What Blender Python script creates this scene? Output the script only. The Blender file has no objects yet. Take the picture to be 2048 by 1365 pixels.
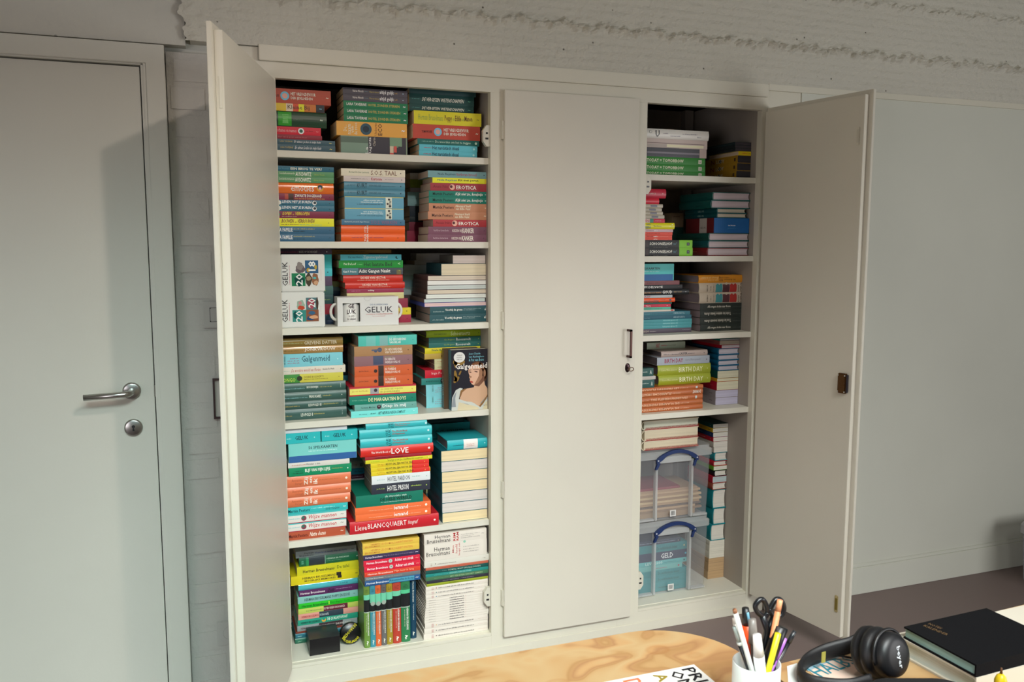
import bpy, bmesh, math, random
from mathutils import Vector, Matrix
random.seed(7)
scene = bpy.context.scene
COL = scene.collection
# ---------------------------------------------------------------- camera
FW = Vector((0.3428205529412751, 0.9325693203158429, -0.11308638860041913))
RT = Vector((0.9386488894020655, -0.3448709127319259, 0.0015218330122953089))
UP = Vector((0.03758099127627335, 0.10667012870103317, 0.9935839938010262))
CP = Vector((-0.24157814633509456, -2.76, 1.4812705954161598)); FPX = 1696.6
cam = bpy.data.cameras.new('camera'); cam.sensor_width = 36; cam.lens = FPX/2048*36
cam.clip_start = .02
cam.dof.use_dof = True; cam.dof.focus_distance = 2.75; cam.dof.aperture_fstop = 10
co = bpy.data.objects.new('camera', cam); COL.objects.link(co)
M = Matrix((RT, UP, -FW)).transposed().to_4x4(); M.translation = CP
co.matrix_world = M; scene.camera = co
# ---------------------------------------------------------------- light
scene.view_settings.view_transform = 'Standard'; scene.view_settings.look = 'None'
scene.view_settings.exposure = 0.0; scene.view_settings.gamma = 1.0
scene.view_settings.use_curve_mapping = False
w = bpy.data.worlds.new('room_air'); scene.world = w; w.use_nodes = True
w.node_tree.nodes['Background'].inputs[0].default_value = (.86, .95, 1.0, 1)
w.node_tree.nodes['Background'].inputs[1].default_value = .015
def area(name, loc, aim, sx, sy, power, color, spread=180):
    l = bpy.data.lights.new(name, 'AREA'); l.shape = 'RECTANGLE'; l.size = sx; l.size_y = sy
    l.energy = power; l.color = color; l.spread = math.radians(spread)
    o = bpy.data.objects.new(name, l); COL.objects.link(o); o.location = loc
    o.rotation_euler = (Vector(aim)-Vector(loc)).to_track_quat('-Z', 'Y').to_euler()
    return o
area('fill_light_over_desks', (.9, -3.0, 2.9), (.9, 0, -.6), 1.4, .8, 20.5, (.98, 1.0, .98), 60)  # added fill aimed down from above the desks, no roof window known there
area('fill_light_by_the_door', (-.3, -3.4, 2.9), (-.5, 0, -.6), 1.4, .8, 22, (.76, 1.0, .99), 60)  # cool fill added on the door side, not a known opening in the roof
area('fill_light_left', (-2.6, -3.5, 1.1), (0, 0, .5), 1.6, 1.4, 27, (1.0, .93, .98))  # added side fill from the left, stands for no known window
area('fill_light_right', (3.6, -3.6, 1.2), (.9, 0, .9), 1.2, 1.5, 50, (1.0, 1.0, 1.0))  # neutral fill light added from the right, no window seen on this side
sp = bpy.data.lights.new('ceiling_spot', 'SPOT'); sp.energy = 48; sp.color = (1, .84, .74)
sp.spot_size = math.radians(100); sp.spot_blend = 1.0; sp.shadow_soft_size = .022
so = bpy.data.objects.new('ceiling_spot', sp); COL.objects.link(so); so.location = (.34, -1.75, 2.45)
so.rotation_euler = (Vector((.1, 0, .2))-so.location).to_track_quat('-Z', 'Y').to_euler()

# ---------------------------------------------------------------- pixel -> point on a plane of the room
def ray(u, v): return FW + RT*((u-1024)/FPX) - UP*((v-682.5)/FPX)
def atY(u, v, Y=0.):
    d = ray(u, v); return CP + d*((Y-CP.y)/d.y)
def atZ(u, v, Z):
    d = ray(u, v); return CP + d*((Z-CP.z)/d.z)

# ---------------------------------------------------------------- materials
def lin(c): return c/12.92 if c <= .04045 else ((c+.055)/1.055)**2.4
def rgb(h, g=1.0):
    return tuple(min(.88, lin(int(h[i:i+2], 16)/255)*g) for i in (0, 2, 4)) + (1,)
MATS = {}
def mat(h, rough=.5, g=1.0, metal=0, coat=0):
    k = (h, rough, round(g, 2), metal, coat)
    if k in MATS: return MATS[k]
    m = bpy.data.materials.new('surface_'+h); m.use_nodes = True; b = m.node_tree.nodes['Principled BSDF']
    b.inputs['Base Color'].default_value = rgb(h, g); b.inputs['Roughness'].default_value = rough
    b.inputs['Metallic'].default_value = metal; b.inputs['Coat Weight'].default_value = coat
    b.inputs['Coat Roughness'].default_value = .2
    MATS[k] = m; return m
def nodes_mat(name):
    m = bpy.data.materials.new(name); m.use_nodes = True; nt = m.node_tree
    return m, nt, nt.nodes['Principled BSDF']
def paint(name, h, rough=.5, bscale=60, bstr=.12, spots=0, g=1.0, var=.04):
    m, nt, b = nodes_mat(name); N = nt.nodes; L = nt.links
    tc = N.new('ShaderNodeTexCoord')
    n = N.new('ShaderNodeTexNoise'); n.inputs['Scale'].default_value = bscale; n.inputs['Detail'].default_value = 6
    L.new(tc.outputs['Object'], n.inputs['Vector'])
    bp = N.new('ShaderNodeBump'); bp.inputs['Strength'].default_value = bstr; bp.inputs['Distance'].default_value = .01
    L.new(n.outputs['Fac'], bp.inputs['Height']); L.new(bp.outputs[0], b.inputs['Normal'])
    n2 = N.new('ShaderNodeTexNoise'); n2.inputs['Scale'].default_value = 2.2; n2.inputs['Detail'].default_value = 4
    L.new(tc.outputs['Object'], n2.inputs['Vector'])
    cr = N.new('ShaderNodeValToRGB'); c = rgb(h, g)
    cr.color_ramp.elements[0].color = tuple(x*(1-var*2) for x in c[:3])+(1,)
    cr.color_ramp.elements[1].color = tuple(min(.9, x*(1+var)) for x in c[:3])+(1,)
    L.new(n2.outputs['Fac'], cr.inputs[0]); src = cr.outputs[0]
    if spots:
        v = N.new('ShaderNodeTexVoronoi'); v.inputs['Scale'].default_value = spots; L.new(tc.outputs['Object'], v.inputs['Vector'])
        r2 = N.new('ShaderNodeValToRGB'); r2.color_ramp.elements[0].position = .035; r2.color_ramp.elements[1].position = .06
        r2.color_ramp.elements[0].color = (.25, .24, .22, 1); r2.color_ramp.elements[1].color = (1, 1, 1, 1)
        L.new(v.outputs['Distance'], r2.inputs[0])
        mx = N.new('ShaderNodeMix'); mx.data_type = 'RGBA'; mx.blend_type = 'MULTIPLY'; mx.inputs[0].default_value = 1
        L.new(src, mx.inputs[6]); L.new(r2.outputs[0], mx.inputs[7]); src = mx.outputs[2]
    L.new(src, b.inputs['Base Color']); b.inputs['Roughness'].default_value = rough
    return m
M_FRAME = paint('cream_gloss_paint', 'd9d5c4', .38, 45, .05)
M_DOOR = paint('cream_door_paint', 'd6d1c2', .42, 25, .03)
M_WALL = paint('grey_white_wall_paint', 'ccccc2', .6, 90, .06)
M_BRICK = paint('white_painted_brick', 'c2c0b9', .7, 40, .5)
M_BEAM = paint('white_painted_concrete', 'cbc8bb', .75, 34, 1.0, spots=14)
M_RDOOR = paint('pale_door_lacquer', 'd0cfc4', .4, 80, .03)
M_FLOOR = paint('brown_grey_floor', '7a6a66', .55, 300, .08)
M_STEEL = mat('b8b8b4', .28, 1, 1)
M_SHELF = paint('shelf_paint', 'dcd9ca', .45, 40, .05)
M_INSIDE = paint('grey_brown_inside_paint', 'a29a8f', .6, 40, .08)  # darker grey-brown than the frame and shelf paint
M_DARK = mat('16161a', .5)

PAGES = {}
def pages_mat(h, g=1.0):
    k = (h, round(g, 2))
    if k in PAGES: return PAGES[k]
    m, nt, b = nodes_mat('paper_'+h); N = nt.nodes; L = nt.links
    tc = N.new('ShaderNodeTexCoord'); mp = N.new('ShaderNodeMapping'); mp.inputs['Scale'].default_value = (3, 3, 700)
    n = N.new('ShaderNodeTexNoise'); n.inputs['Scale'].default_value = 1.0; n.inputs['Detail'].default_value = 3
    L.new(tc.outputs['Object'], mp.inputs[0]); L.new(mp.outputs[0], n.inputs['Vector'])
    cr = N.new('ShaderNodeValToRGB'); c = rgb(h, g)
    cr.color_ramp.elements[0].position = .3; cr.color_ramp.elements[1].position = .6
    cr.color_ramp.elements[0].color = tuple(x*.84 for x in c[:3])+(1,); cr.color_ramp.elements[1].color = c
    L.new(n.outputs['Fac'], cr.inputs[0]); L.new(cr.outputs[0], b.inputs['Base Color'])
    b.inputs['Roughness'].default_value = .9
    PAGES[k] = m; return m

# ---------------------------------------------------------------- mesh helpers
class MB:
    def __init__(s): s.v = []; s.f = []
    def add(s, vs, fs):
        o = len(s.v); s.v += [tuple(p) for p in vs]; s.f += [tuple(i+o for i in f) for f in fs]; return s
    def box(s, x0, x1, y0, y1, z0, z1, c=0.0):
        if c <= 0:
            return s.add([(x0,y0,z0),(x1,y0,z0),(x1,y1,z0),(x0,y1,z0),(x0,y0,z1),(x1,y0,z1),(x1,y1,z1),(x0,y1,z1)],
                [(0,3,2,1),(4,5,6,7),(0,1,5,4),(1,2,6,5),(2,3,7,6),(3,0,4,7)])
        bm = bmesh.new(); bmesh.ops.create_cube(bm, size=1)
        for v in bm.verts: v.co = Vector(((x0+x1)/2+v.co.x*(x1-x0), (y0+y1)/2+v.co.y*(y1-y0), (z0+z1)/2+v.co.z*(z1-z0)))
        bmesh.ops.bevel(bm, geom=bm.edges[:], offset=c, segments=2, affect='EDGES')
        bm.verts.index_update()
        s.add([v.co for v in bm.verts], [[v.index for v in f.verts] for f in bm.faces]); bm.free(); return s
    def tube(s, pts, r, n=8, cap=True):
        pts = [Vector(p) for p in pts]; rs = r if isinstance(r, (list, tuple)) else [r]*len(pts)
        rings = []; up = None
        for i, p in enumerate(pts):
            d = (pts[min(i+1, len(pts)-1)]-pts[max(i-1, 0)]).normalized()
            if up is None: up = Vector((0,0,1)) if abs(d.z) < .9 else Vector((1,0,0))
            a = d.cross(up).normalized(); up = a.cross(d).normalized()
            rings.append([p+(a*math.cos(t)+up*math.sin(t))*rs[i] for t in [2*math.pi*k/n for k in range(n)]])
        vs = [q for r_ in rings for q in r_]; fs = []
        for i in range(len(pts)-1):
            for k in range(n): fs.append((i*n+k, i*n+(k+1)%n, (i+1)*n+(k+1)%n, (i+1)*n+k))
        if cap: fs.append(tuple(range(n-1, -1, -1))); fs.append(tuple((len(pts)-1)*n+k for k in range(n)))
        return s.add(vs, fs)
    def lathe(s, prof, c=(0,0,0), n=32, axis='z'):
        vs = []; fs = []
        for r, z in prof:
            for k in range(n):
                t = 2*math.pi*k/n; a, b = r*math.cos(t), r*math.sin(t)
                vs.append((c[0]+a, c[1]+b, c[2]+z) if axis == 'z' else (c[0]+a, c[1]+z, c[2]+b))
        for i in range(len(prof)-1):
            for k in range(n): fs.append((i*n+k, i*n+(k+1)%n, (i+1)*n+(k+1)%n, (i+1)*n+k))
        return s.add(vs, fs)
    def prism(s, poly, y0, y1):      # poly in (x,z), extruded along y
        n = len(poly); vs = [(x, y0, z) for x, z in poly]+[(x, y1, z) for x, z in poly]
        fs = [tuple(range(n)), tuple(range(2*n-1, n-1, -1))]+[(k, n+k, n+(k+1)%n, (k+1)%n) for k in range(n)]
        return s.add(vs, fs)
    def build(s, name, m, parent=None, smooth=False, loc=None):
        me = bpy.data.meshes.new(name); me.from_pydata(s.v, [], s.f); me.materials.append(m)
        bm = bmesh.new(); bm.from_mesh(me); bmesh.ops.recalc_face_normals(bm, faces=bm.faces); bm.to_mesh(me); bm.free()
        if smooth: me.shade_smooth() if hasattr(me, 'shade_smooth') else None
        me.update(); o = bpy.data.objects.new(name, me); COL.objects.link(o)
        if parent: o.parent = parent
        if loc is not None: o.location = loc
        return o
def empty(name, loc, rz=0, label=None, cat=None, group=None):
    o = bpy.data.objects.new(name, None); COL.objects.link(o); o.location = loc; o.rotation_euler = (0, 0, rz)
    o.empty_display_size = .05
    if label: tag(o, label, cat, group)
    return o
def tag(o, label=None, cat=None, group=None, kind=None):
    if label: o['label'] = label
    if cat: o['category'] = cat
    if group: o['group'] = group
    if kind: o['kind'] = kind
    return o

# lettering: outlines from the built-in font, turned into mesh once per string
TXT = {}
def glyphs(s, bold=False):
    k = (s, bold)
    if k in TXT: return TXT[k]
    cu = bpy.data.curves.new('t', 'FONT'); cu.body = s; cu.resolution_u = 1; cu.size = 1
    cu.offset = .017 if bold else .004
    ob = bpy.data.objects.new('t', cu); COL.objects.link(ob)
    dg = bpy.context.evaluated_depsgraph_get(); me = ob.evaluated_get(dg).to_mesh()
    vs = [v.co.copy() for v in me.vertices]; fs = [tuple(p.vertices) for p in me.polygons]
    ob.evaluated_get(dg).to_mesh_clear(); bpy.data.objects.remove(ob); bpy.data.curves.remove(cu)
    x0 = min(v.x for v in vs); x1 = max(v.x for v in vs); y0 = min(v.y for v in vs); y1 = max(v.y for v in vs)
    vs = [((v.x-x0)/(x1-x0), (v.y-y0)/(y1-y0)) for v in vs]
    TXT[k] = (vs, fs); return TXT[k]
def text_into(mb, s, x0, x1, z0, z1, y, st=''):
    """letters filling the rectangle x0..x1, z0..z1 in the plane y. r: turned to read upwards, u: upside down, i: slanted"""
    vs, fs = glyphs(s, 'b' in st); out = []
    for a, b in vs:
        if 'i' in st: a = (a + .12*b*(z1-z0)/(x1-x0)*2) / (1+.12*(z1-z0)/(x1-x0)*2)
        if 'u' in st: a, b = 1-a, 1-b
        if 'r' in st: a, b = 1-b, a
        if 'd' in st: a, b = b, 1-a
        out.append((x0+a*(x1-x0), y, z0+b*(z1-z0)))
    mb.add(out, fs)
def micro_into(mb, x0, x1, z0, z1, y, st=''):
    """print too small to read: a row of word-length dashes made of letter-wide strokes"""
    if 'r' in st:
        p = z0
        while p < z1:
            q = min(z1, p+random.uniform(.0010, .0018)); w = (x1-x0)*random.uniform(.12, .22); mb.add([(x0+w,y,p),(x1-w,y,p),(x1-w,y,q),(x0+w,y,q)], [(0,1,2,3)])
            p = q+(.0007 if random.random() < .8 else .0022)
        return
    h = z1-z0; c = (z0+z1)/2; h = min(h, .0042); z0 = c-h/2; z1 = c+h/2; p = x0
    while p < x1:
        q = min(x1, p+random.uniform(.0010, .0018)); a = random.choice((0, .3, .3, .3))*h
        mb.add([(p,y,z0),(q,y,z0),(q,y,z1-a),(p,y,z1-a)], [(0,1,2,3)]); p = q+(.0007 if random.random() < .8 else .0024)
def disc_into(mb, x, z, r, y, n=20):
    mb.add([(x+r*math.cos(2*math.pi*k/n), y, z+r*math.sin(2*math.pi*k/n)) for k in range(n)], [tuple(range(n))])

# ---------------------------------------------------------------- books
ORD = ['topmost', 'second from top', 'third from top', 'fourth from top', 'fifth from top', 'sixth from top', 'seventh from top',
       'eighth from top', 'ninth from top', 'tenth from top', 'eleventh from top', 'twelfth from top', 'thirteenth from top',
       'fourteenth from top', 'fifteenth from top', 'sixteenth from top', 'seventeenth from top', 'eighteenth from top', 'nineteenth from top', 'twentieth from top', 'sixth from bottom', 'fifth from bottom', 'third from bottom', 'second from bottom', 'lowest']+['far down']*5
def short(l):
    for a, b in ((' from top', ' down'), ('half-hidden', 'hidden'), (' behind white packs', ''), (' by right wall', ''), ('very thick', 'thick'), (' turned sideways', ''), ('very ', ''), ('thick ', ''), (' at left post', ''), ('tall ', '')):
        if len(l.replace('-', ' ').split()) > 16: l = l.replace(a, b)
    return l
def book(x0, x1, z0, z1, yf, deep, kind, cov, pg, gain, decos, label, group, name='book', yaw=0.0, soft=.45):
    """kind p: paperback, spine to the front; h: hardback; e/f: turned, spine to the left (e paperback, f hardback);
    x: closed box.  decos use x0..x1 of the front (already in metres, absolute) and 0..1 of the thickness."""
    T = z1-z0
    side = kind in 'ef'; hard = kind in 'hf'
    if side: W = deep; D = x1-x0
    else: W = x1-x0; D = deep
    t = .0026 if hard else .0009
    t = min(t, T*.14)
    bulge = 0.0 if kind == "x" else (min(.0045, T*.16) if hard else min(.0009, T*.05))
    if side: root = empty(name, (x0, yf+W, z0), -math.pi/2, label, 'book' if name == 'book' else name, group)
    else: root = empty(name, (x0, yf, z0), yaw, label, 'book' if name == 'book' else name.replace('_', ' '), group)
    cm = mat(cov, soft, gain)
    def sy(f): return bulge*(2*f-1)**2
    if kind == 'x':
        MB().box(0, W, 0, D, 0, T, min(.0012, T*.1)).build('case', cm, root)
    else:
        ns = 8 if hard else 4
        outer = [(sy(k/ns), T*k/ns) for k in range(ns+1)]
        prof = [(D, 0)]+outer+[(D, T), (D, T-t)]
        inner = [(sy(k/ns)+t*1.2, t+(T-2*t)*k/ns) for k in range(ns, -1, -1)]
        prof += inner+[(D, t)]
        n = len(prof); vs = [(0, a, b) for a, b in prof]+[(W, a, b) for a, b in prof]; fs = [(k, (k+1) % n, n+(k+1) % n, n+k) for k in range(n)]
        # end caps as quads along the C profile
        m = (n-2)//2; seq_o = list(range(0, ns+3)); seq_i = [n-1]+list(range(n-2, ns+2, -1))
        seq_i = [n-1]+list(range(n-2, n-2-(ns+1), -1))+[ns+3]
        for k in range(len(seq_o)-1):
            a, b, c, d = seq_o[k], seq_o[k+1], seq_i[k+1], seq_i[k]
            fs.append((a, d, c, b)); fs.append((n+a, n+b, n+c, n+d))
        MB().add(vs, fs).build('cover', cm, root)
        ins = .003 if hard else .0004
        pf = D-(.003 if hard else .0006)
        b = MB()
        # page block: head and tail ends sit in slightly from the boards, fore edge hollow on a hardback
        yb = bulge+t*1.3
        if hard:
            pr = [(yb, t), (yb, T-t), (pf, T-t)]+[(pf-.004*math.sin(math.pi*k/5), T-t-(T-2*t)*k/5) for k in range(1, 5)]+[(pf, t)]
            n = len(pr); b.add([(ins, a, c) for a, c in pr]+[(W-ins, a, c) for a, c in pr],
                [tuple(range(n)), tuple(range(2*n-1, n-1, -1))]+[(k, n+k, n+(k+1) % n, (k+1) % n) for k in range(n)])
        else: b.box(ins, W-ins, yb, pf, t, T-t)
        b.build('page_block', pages_mat(pg, gain), root)
    groups = {}
    for k, d in enumerate(decos):
        typ = d[0]; col = d[-2] if typ != 'B' else d[-1]
        nm = dict(T='lettering', L='small_print', B='colour_band', C='emblem')[typ]
        key = (nm, col); mb = groups.setdefault(key, MB())
        lift = -.0003-.00006*k
        def ux(a):
            if side: return a*W
            return (a-x0)
        if typ == 'T':
            _, s, a, b_, v0, v1, _, st = d; vm = min(sy(v0), sy(v1)); vm = 0 if v0 < .5 < v1 else vm
            text_into(mb, s, ux(a), ux(b_), v0*T, v1*T, vm+lift, st)
        elif typ == 'L':
            _, a, b_, v0, v1, _, st = d; micro_into(mb, ux(a), ux(b_), v0*T, v1*T, (0 if v0 < .5 < v1 else min(sy(v0), sy(v1)))+lift, st)
        elif typ == 'B':
            _, a, b_, v0, v1, _ = d; ns = 6
            for q in range(ns):
                f0 = v0+(v1-v0)*q/ns; f1 = v0+(v1-v0)*(q+1)/ns
                mb.add([(ux(a), sy(f0)+lift, f0*T), (ux(b_), sy(f0)+lift, f0*T), (ux(b_), sy(f1)+lift, f1*T), (ux(a), sy(f1)+lift, f1*T)], [(0,1,2,3)])
        elif typ == 'C':
            _, a, v, r, _, st = d; disc_into(mb, ux(a), v*T, min(r if r > .0034 else r*.62, T*.48), lift)
    for (nm, col), mb in groups.items():
        mb.build(nm, mat(col, soft, gain), root)
    return root

K = dict(A1=(540,150,8.029), A2=(760,150,8.029), B1=(540,320,7.583), B2=(760,320,7.583), C1=(540,490,7.583), C2=(760,490,7.583),
    D1=(540,660,7.379), D2=(760,650,7.379), E1=(555,830,5.054), E2=(760,820,5.458), F1=(565,1050,4.873), F2=(770,1040,5.057),
    G1=(1270,200,7.877), G2=(1270,360,7.877), G3=(1270,510,7.877), G4=(1270,670,7.877), H1=(1260,820,6.204), H2=(1260,1020,6.204))
def S(place, key, base, Y, yt, rows, xv=-1e9, deep=.138, gain=1.0, pg='b9a890', group=None, edeep=.205, label_of=None, count=None):
    """one stack of books. rows from the top down: (xl, xr, y of the lower edge, colour, kind, description, decorations, options).
    The measures are read off the photograph and turned into metres on the upright plane Y the stack's fronts stand in."""
    ox, oy, sc = K[key]
    def XZ(x, y, Yp): p = atY(ox+x/sc, oy+y/sc, Yp); return p.x, p.z
    n = len(rows); zt = None; out = []; yprev = yt; bounds = []
    for i, r in enumerate(rows):
        xl, xr, yb = r[:3]; o = r[7] if len(r) > 7 else {}; Yp = Y+o.get('dy', 0)
        xm = max(xl, xv)
        if i == 0 or 'yt' in o: top = XZ(xm, o.get('yt', yt), Yp)[1]
        else: top = bounds[-1][0]
        bot = XZ(xm, yb, Yp)[1] if (i < n-1) else base
        if i == 0 and n == 1: bot = base
        bounds.append((bot, top))
    bounds = [list(b) for b in bounds]
    for i in range(n-2, -1, -1):      # every book rests on the one below
        bounds[i][0] = bounds[i+1][1] if not (len(rows[i+1]) > 7 and rows[i+1][7].get('gap')) else bounds[i][0]
    for i, r in enumerate(rows):
        xl, xr, yb, cov, kind, desc = r[:6]; decos = r[6] if len(r) > 6 else []; o = r[7] if len(r) > 7 else {}
        Yp = Y+o.get('dy', 0); bot, top = bounds[i]; ym = (yb if i < n-1 or True else yb)
        x0 = XZ(xl, ym, Yp)[0]; x1 = XZ(xr, ym, Yp)[0]
        side = kind in 'ef'
        lo, hi = (-.112, .6946) if key[0] != 'G' and key[0] != 'H' else (1.163, 1.7796)
        x0 = max(x0, lo); x1 = min(x1, hi)
        dd = []
        for d in decos:
            d = list(d)
            if not side:
                if d[0] == 'T': d[2] = XZ(d[2], ym, Yp)[0]; d[3] = XZ(d[3], ym, Yp)[0]
                elif d[0] in 'LB': d[1] = XZ(d[1], ym, Yp)[0]; d[2] = XZ(d[2], ym, Yp)[0]
                elif d[0] == 'C': d[1] = XZ(d[1], ym, Yp)[0]; d[3] = d[3]/sc*.00165
            elif d[0] == 'C': d[3] = d[3]/sc*.00165
            if not side:      # print stays on its spine
                cl = lambda q, m=.0012: max(x0+m, min(x1-m, q))
                if d[0] == 'T': d[2] = cl(d[2]) if kind != 'x' or d[2] > x0-.2 else d[2]; d[3] = cl(d[3])
                elif d[0] in 'LB': d[1] = cl(d[1], .0003 if d[0] == 'B' else .0012); d[2] = cl(d[2], .0003 if d[0] == 'B' else .0012)
                elif d[0] == 'C': d[1] = cl(d[1], min(d[3], .01)+.0005)
                if d[0] == 'T' and d[3]-d[2] < .002: continue
            dd.append(d)
        lab = short(desc+', '+ORD[i]+' '+place)
        dp = o.get('deep', edeep if side else (deep if kind != 'x' else .12))
        RT_ = book(x0, x1, bot+.00015, top-.00015, Yp, dp, kind, cov, o.get('pg', pg), gain, dd, lab, group or ('books '+place.split(' of ')[-1]),
             name=o.get('name', 'book'), soft=o.get('soft', .38 if kind in 'hf' else .5))
        if 'side' in o:
            sd_ = MB(); sd_.add([(-.0004, 0, 0), (-.0004, dp, 0), (-.0004, dp, top-bot-.0003), (-.0004, 0, top-bot-.0003)], [(0, 1, 2, 3)]); sd_.build('side_panel', mat(o['side'], .5, gain), RT_)
            sd_ = MB(); sd_.add([(-.0008, dp*.24, 0), (-.0008, dp*.5, 0), (-.0008, dp*.5, top-bot-.0003), (-.0008, dp*.24, top-bot-.0003)], [(0, 1, 2, 3)]); sd_.build('side_band', mat('a8a49c', .5, gain), RT_)
            tx_, tf_ = glyphs('GELUK'); sd_ = MB(); sd_.add([(-.0011, dp*.47-dp*.2*a, (top-bot)*(.3+.12*b)) for a, b in tx_], tf_); sd_.build('lettering', mat('383434', .5, gain), RT_)
        out.append((x0, x1, bot, top))
    return out
def T(s, a, b, v0, v1, c, st=''): return ('T', s, a, b, v0, v1, c, st)
def L(a, b, v0, v1, c, st=''): return ('L', a, b, v0, v1, c, st)
def B(a, b, v0, v1, c): return ('B', a, b, v0, v1, c)
def C(x, v, r, c): return ('C', x, v, r, c, '')

# ================================================================ the books, shelf by shelf
ZS = dict(A=1.7735, B=1.4898, C=1.2130, D=.9058, E=.5070, F=.0930, G1=1.7375, G2=1.4392, G3=1.1432, G4=.8435, H=.0930)
# ================================================================ the room
def struct(name, mb, m, **k): return tag(mb.build(name, m), kind='structure')
struct('floor', MB().box(-3.2, 4.6, -6.0, .6, -.05, 0), M_FLOOR)
struct('ceiling', MB().box(-3.2, 4.6, -6.0, .6, 3.0, 3.05), M_WALL)
struct('wall_left', MB().box(-3.25, -3.2, -6.0, .1, 0, 3.0), M_WALL)
# back wall: pieces around the door opening and the cupboard niche
wb_ = MB(); wb_.box(-.36, -.10, .06, .55, 0, 2.05).box(-.36, 2.0, .06, .55, 2.05, 3.0).box(-3.2, -1.32, .03, .55, 0, 3.0).box(-1.32, -.36, .03, .55, 2.06, 3.0)
wall = struct('wall_back', wb_, M_WALL)
# smooth plastered part of the wall over the door
struct('trim_1', MB().box(-3.2, -.255, .012, .0605, 2.066, 3.0), paint('smooth_lintel_paint', 'c6c4ba', .7, 35, .25, spots=9))
# painted bricks of the strip between the door and the cupboard
random.seed(3)
ch = .0815; nb = 0
for r in range(25):
    z0 = r*ch+.006; z1 = min(z0+ch-.011, 2.045)
    if z1-z0 < .02: continue
    x = -.30 - (.1 if r % 2 else .205)
    while x < -.11:
        xa = max(x, -.309); xb = min(x+.2, -.104)
        if xb-xa > .02:
            y = random.uniform(.0305, .0350)
            o = MB().box(xa+.003, xb-.003, y, .062, z0, z1, .004).build('brick', M_BRICK, wall, smooth=False); nb += 1
        x += .207
MB().box(-.312, -.10, .0362, .061, 0, 2.05).build('mortar_joints', paint('painted_mortar', 'c2c0b9', .8, 60, .5), wall)
# board-marked concrete beam with ragged seams
def beam(name, x0, x1, z0, z1, y, nx, nz, m, seams, left_ragged=False):
    mb = MB(); vs = []; rnd = random.Random(5)
    off = [sum(rnd.uniform(-1, 1)*a for a in (.0,)) for _ in range(nx+1)]
    def wob(i, s): return .006*math.sin(i*.37+s*5)+.004*math.sin(i*.83+s)+.003*math.sin(i*1.9+s*2)
    for j in range(nz+1):
        z = z0+(z1-z0)*j/nz
        for i in range(nx+1):
            x = x0+(x1-x0)*i/nx
            if left_ragged and i < 6: x += (1-i/6)*(.007*math.sin(j*.31)+.006*math.sin(j*.77+1)+.003*math.sin(j*1.9))
            d = rnd.uniform(-.0006, .0006)+(.0035*math.exp(-((x+.235-.008*math.sin(j*.4))/.012)**2)*(1+.6*math.sin(j*.9)) if left_ragged else 0)+.0009*math.sin(z*230+1.2*math.sin(x*3))
            for s, (sz, amp) in enumerate(seams):
                dz = z-(sz+wob(i, s)); d += amp*math.exp(-(dz/.0105)**2)*(1+.5*math.sin(i*1.3)+.5*rnd.uniform(-1, 1))
                if dz > 0: d += -.0035*(1 if s % 2 else -1)
            vs.append((x, y-d, z))
    fs = [(j*(nx+1)+i, j*(nx+1)+i+1, (j+1)*(nx+1)+i+1, (j+1)*(nx+1)+i) for j in range(nz) for i in range(nx)]
    mb.add(vs, fs)
    # edge returns
    mb.box(x0+.02, x1, y+.004, .062, z0+.002, z1)
    return struct(name, mb, m)
beam('trim_2', -.262, 3.9, 2.078, 3.0, -.006, 420, 150, M_BEAM, [(2.225, .014), (2.42, .009), (2.62, .008)], True)
# right-hand wall panelling and its skirting
M_PANEL = paint('pale_panel_paint', 'd2d3c6', .45, 120, .03)
rp = MB().box(1.96, 4.6, 0, .05, 0, 2.082)
struct('wall_right_panelling', rp, M_PANEL)
bs = MB().box(1.87, 4.6, -.012, .0, 0, .118, .002).box(1.87, 4.6, -.007, .0, .118, .132, .002)
struct('baseboard_right', bs, M_PANEL)
tr = MB().box(1.80, 4.6, -.010, .05, 2.062, 2.0845, .001)
struct('trim_3', tr, M_FRAME)

# ================================================================ the built-in cupboard
CB = empty('built_in_cupboard', (0, 0, 0), 0, 'tall cream painted built-in cupboard of three bays, two outer doors swung open', 'cupboard')
FT = .028
def cp(name, mb, m=None, parent=None, smooth=False): return mb.build(name, m or M_FRAME, parent or CB, smooth)
cp('stile', MB().box(-.10, -.001, 0, FT, .0, 1.9881)); cp('stile', MB().box(.6951, .80, 0, FT, 0, 1.9881))
cp('stile', MB().box(1.20, 1.2899, 0, FT, 0, 1.9881)); cp('stile', MB().box(1.7801, 1.862, 0, FT, 0, 1.9881))
cp('filler_strip', MB().box(1.8625, 1.9595, .004, FT, 0, 2.0618))
cp('top_rail', MB().box(-.10, 1.862, 0, FT, 1.9883, 2.036))
cp('head_filler', MB().box(-.11, 1.7995, .006, FT, 2.0365, 2.0775))
cp('corner_block', MB().box(1.7997, 1.8622, .003, FT, 2.0362, 2.0618))
cp('cornice_board', MB().box(-.048, 1.80, -.012, .0055, 2.0365, 2.0825, .0015))
cp('bottom_rail', MB().box(-.10, 1.862, .0005, FT, .0, .080)); 
cp('plinth_board', MB().box(-.10, 1.858, -.004, .0, 0, .035, .001))
cp('sill_strip', MB().box(-.001, .6951, .001, FT, .0802, .0905, .001)); cp('sill_strip', MB().box(1.2899, 1.7801, .001, FT, .0802, .0905, .001))
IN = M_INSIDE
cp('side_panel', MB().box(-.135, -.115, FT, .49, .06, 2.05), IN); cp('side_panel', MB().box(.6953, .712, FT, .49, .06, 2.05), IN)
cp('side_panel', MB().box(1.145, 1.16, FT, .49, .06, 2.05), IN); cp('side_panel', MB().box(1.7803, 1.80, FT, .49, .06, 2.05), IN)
cp('back_panel', MB().box(-.135, .712, .49, .505, .06, 2.06), IN); cp('back_panel', MB().box(1.145, 1.80, .49, .505, .06, 2.06), IN)
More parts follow.
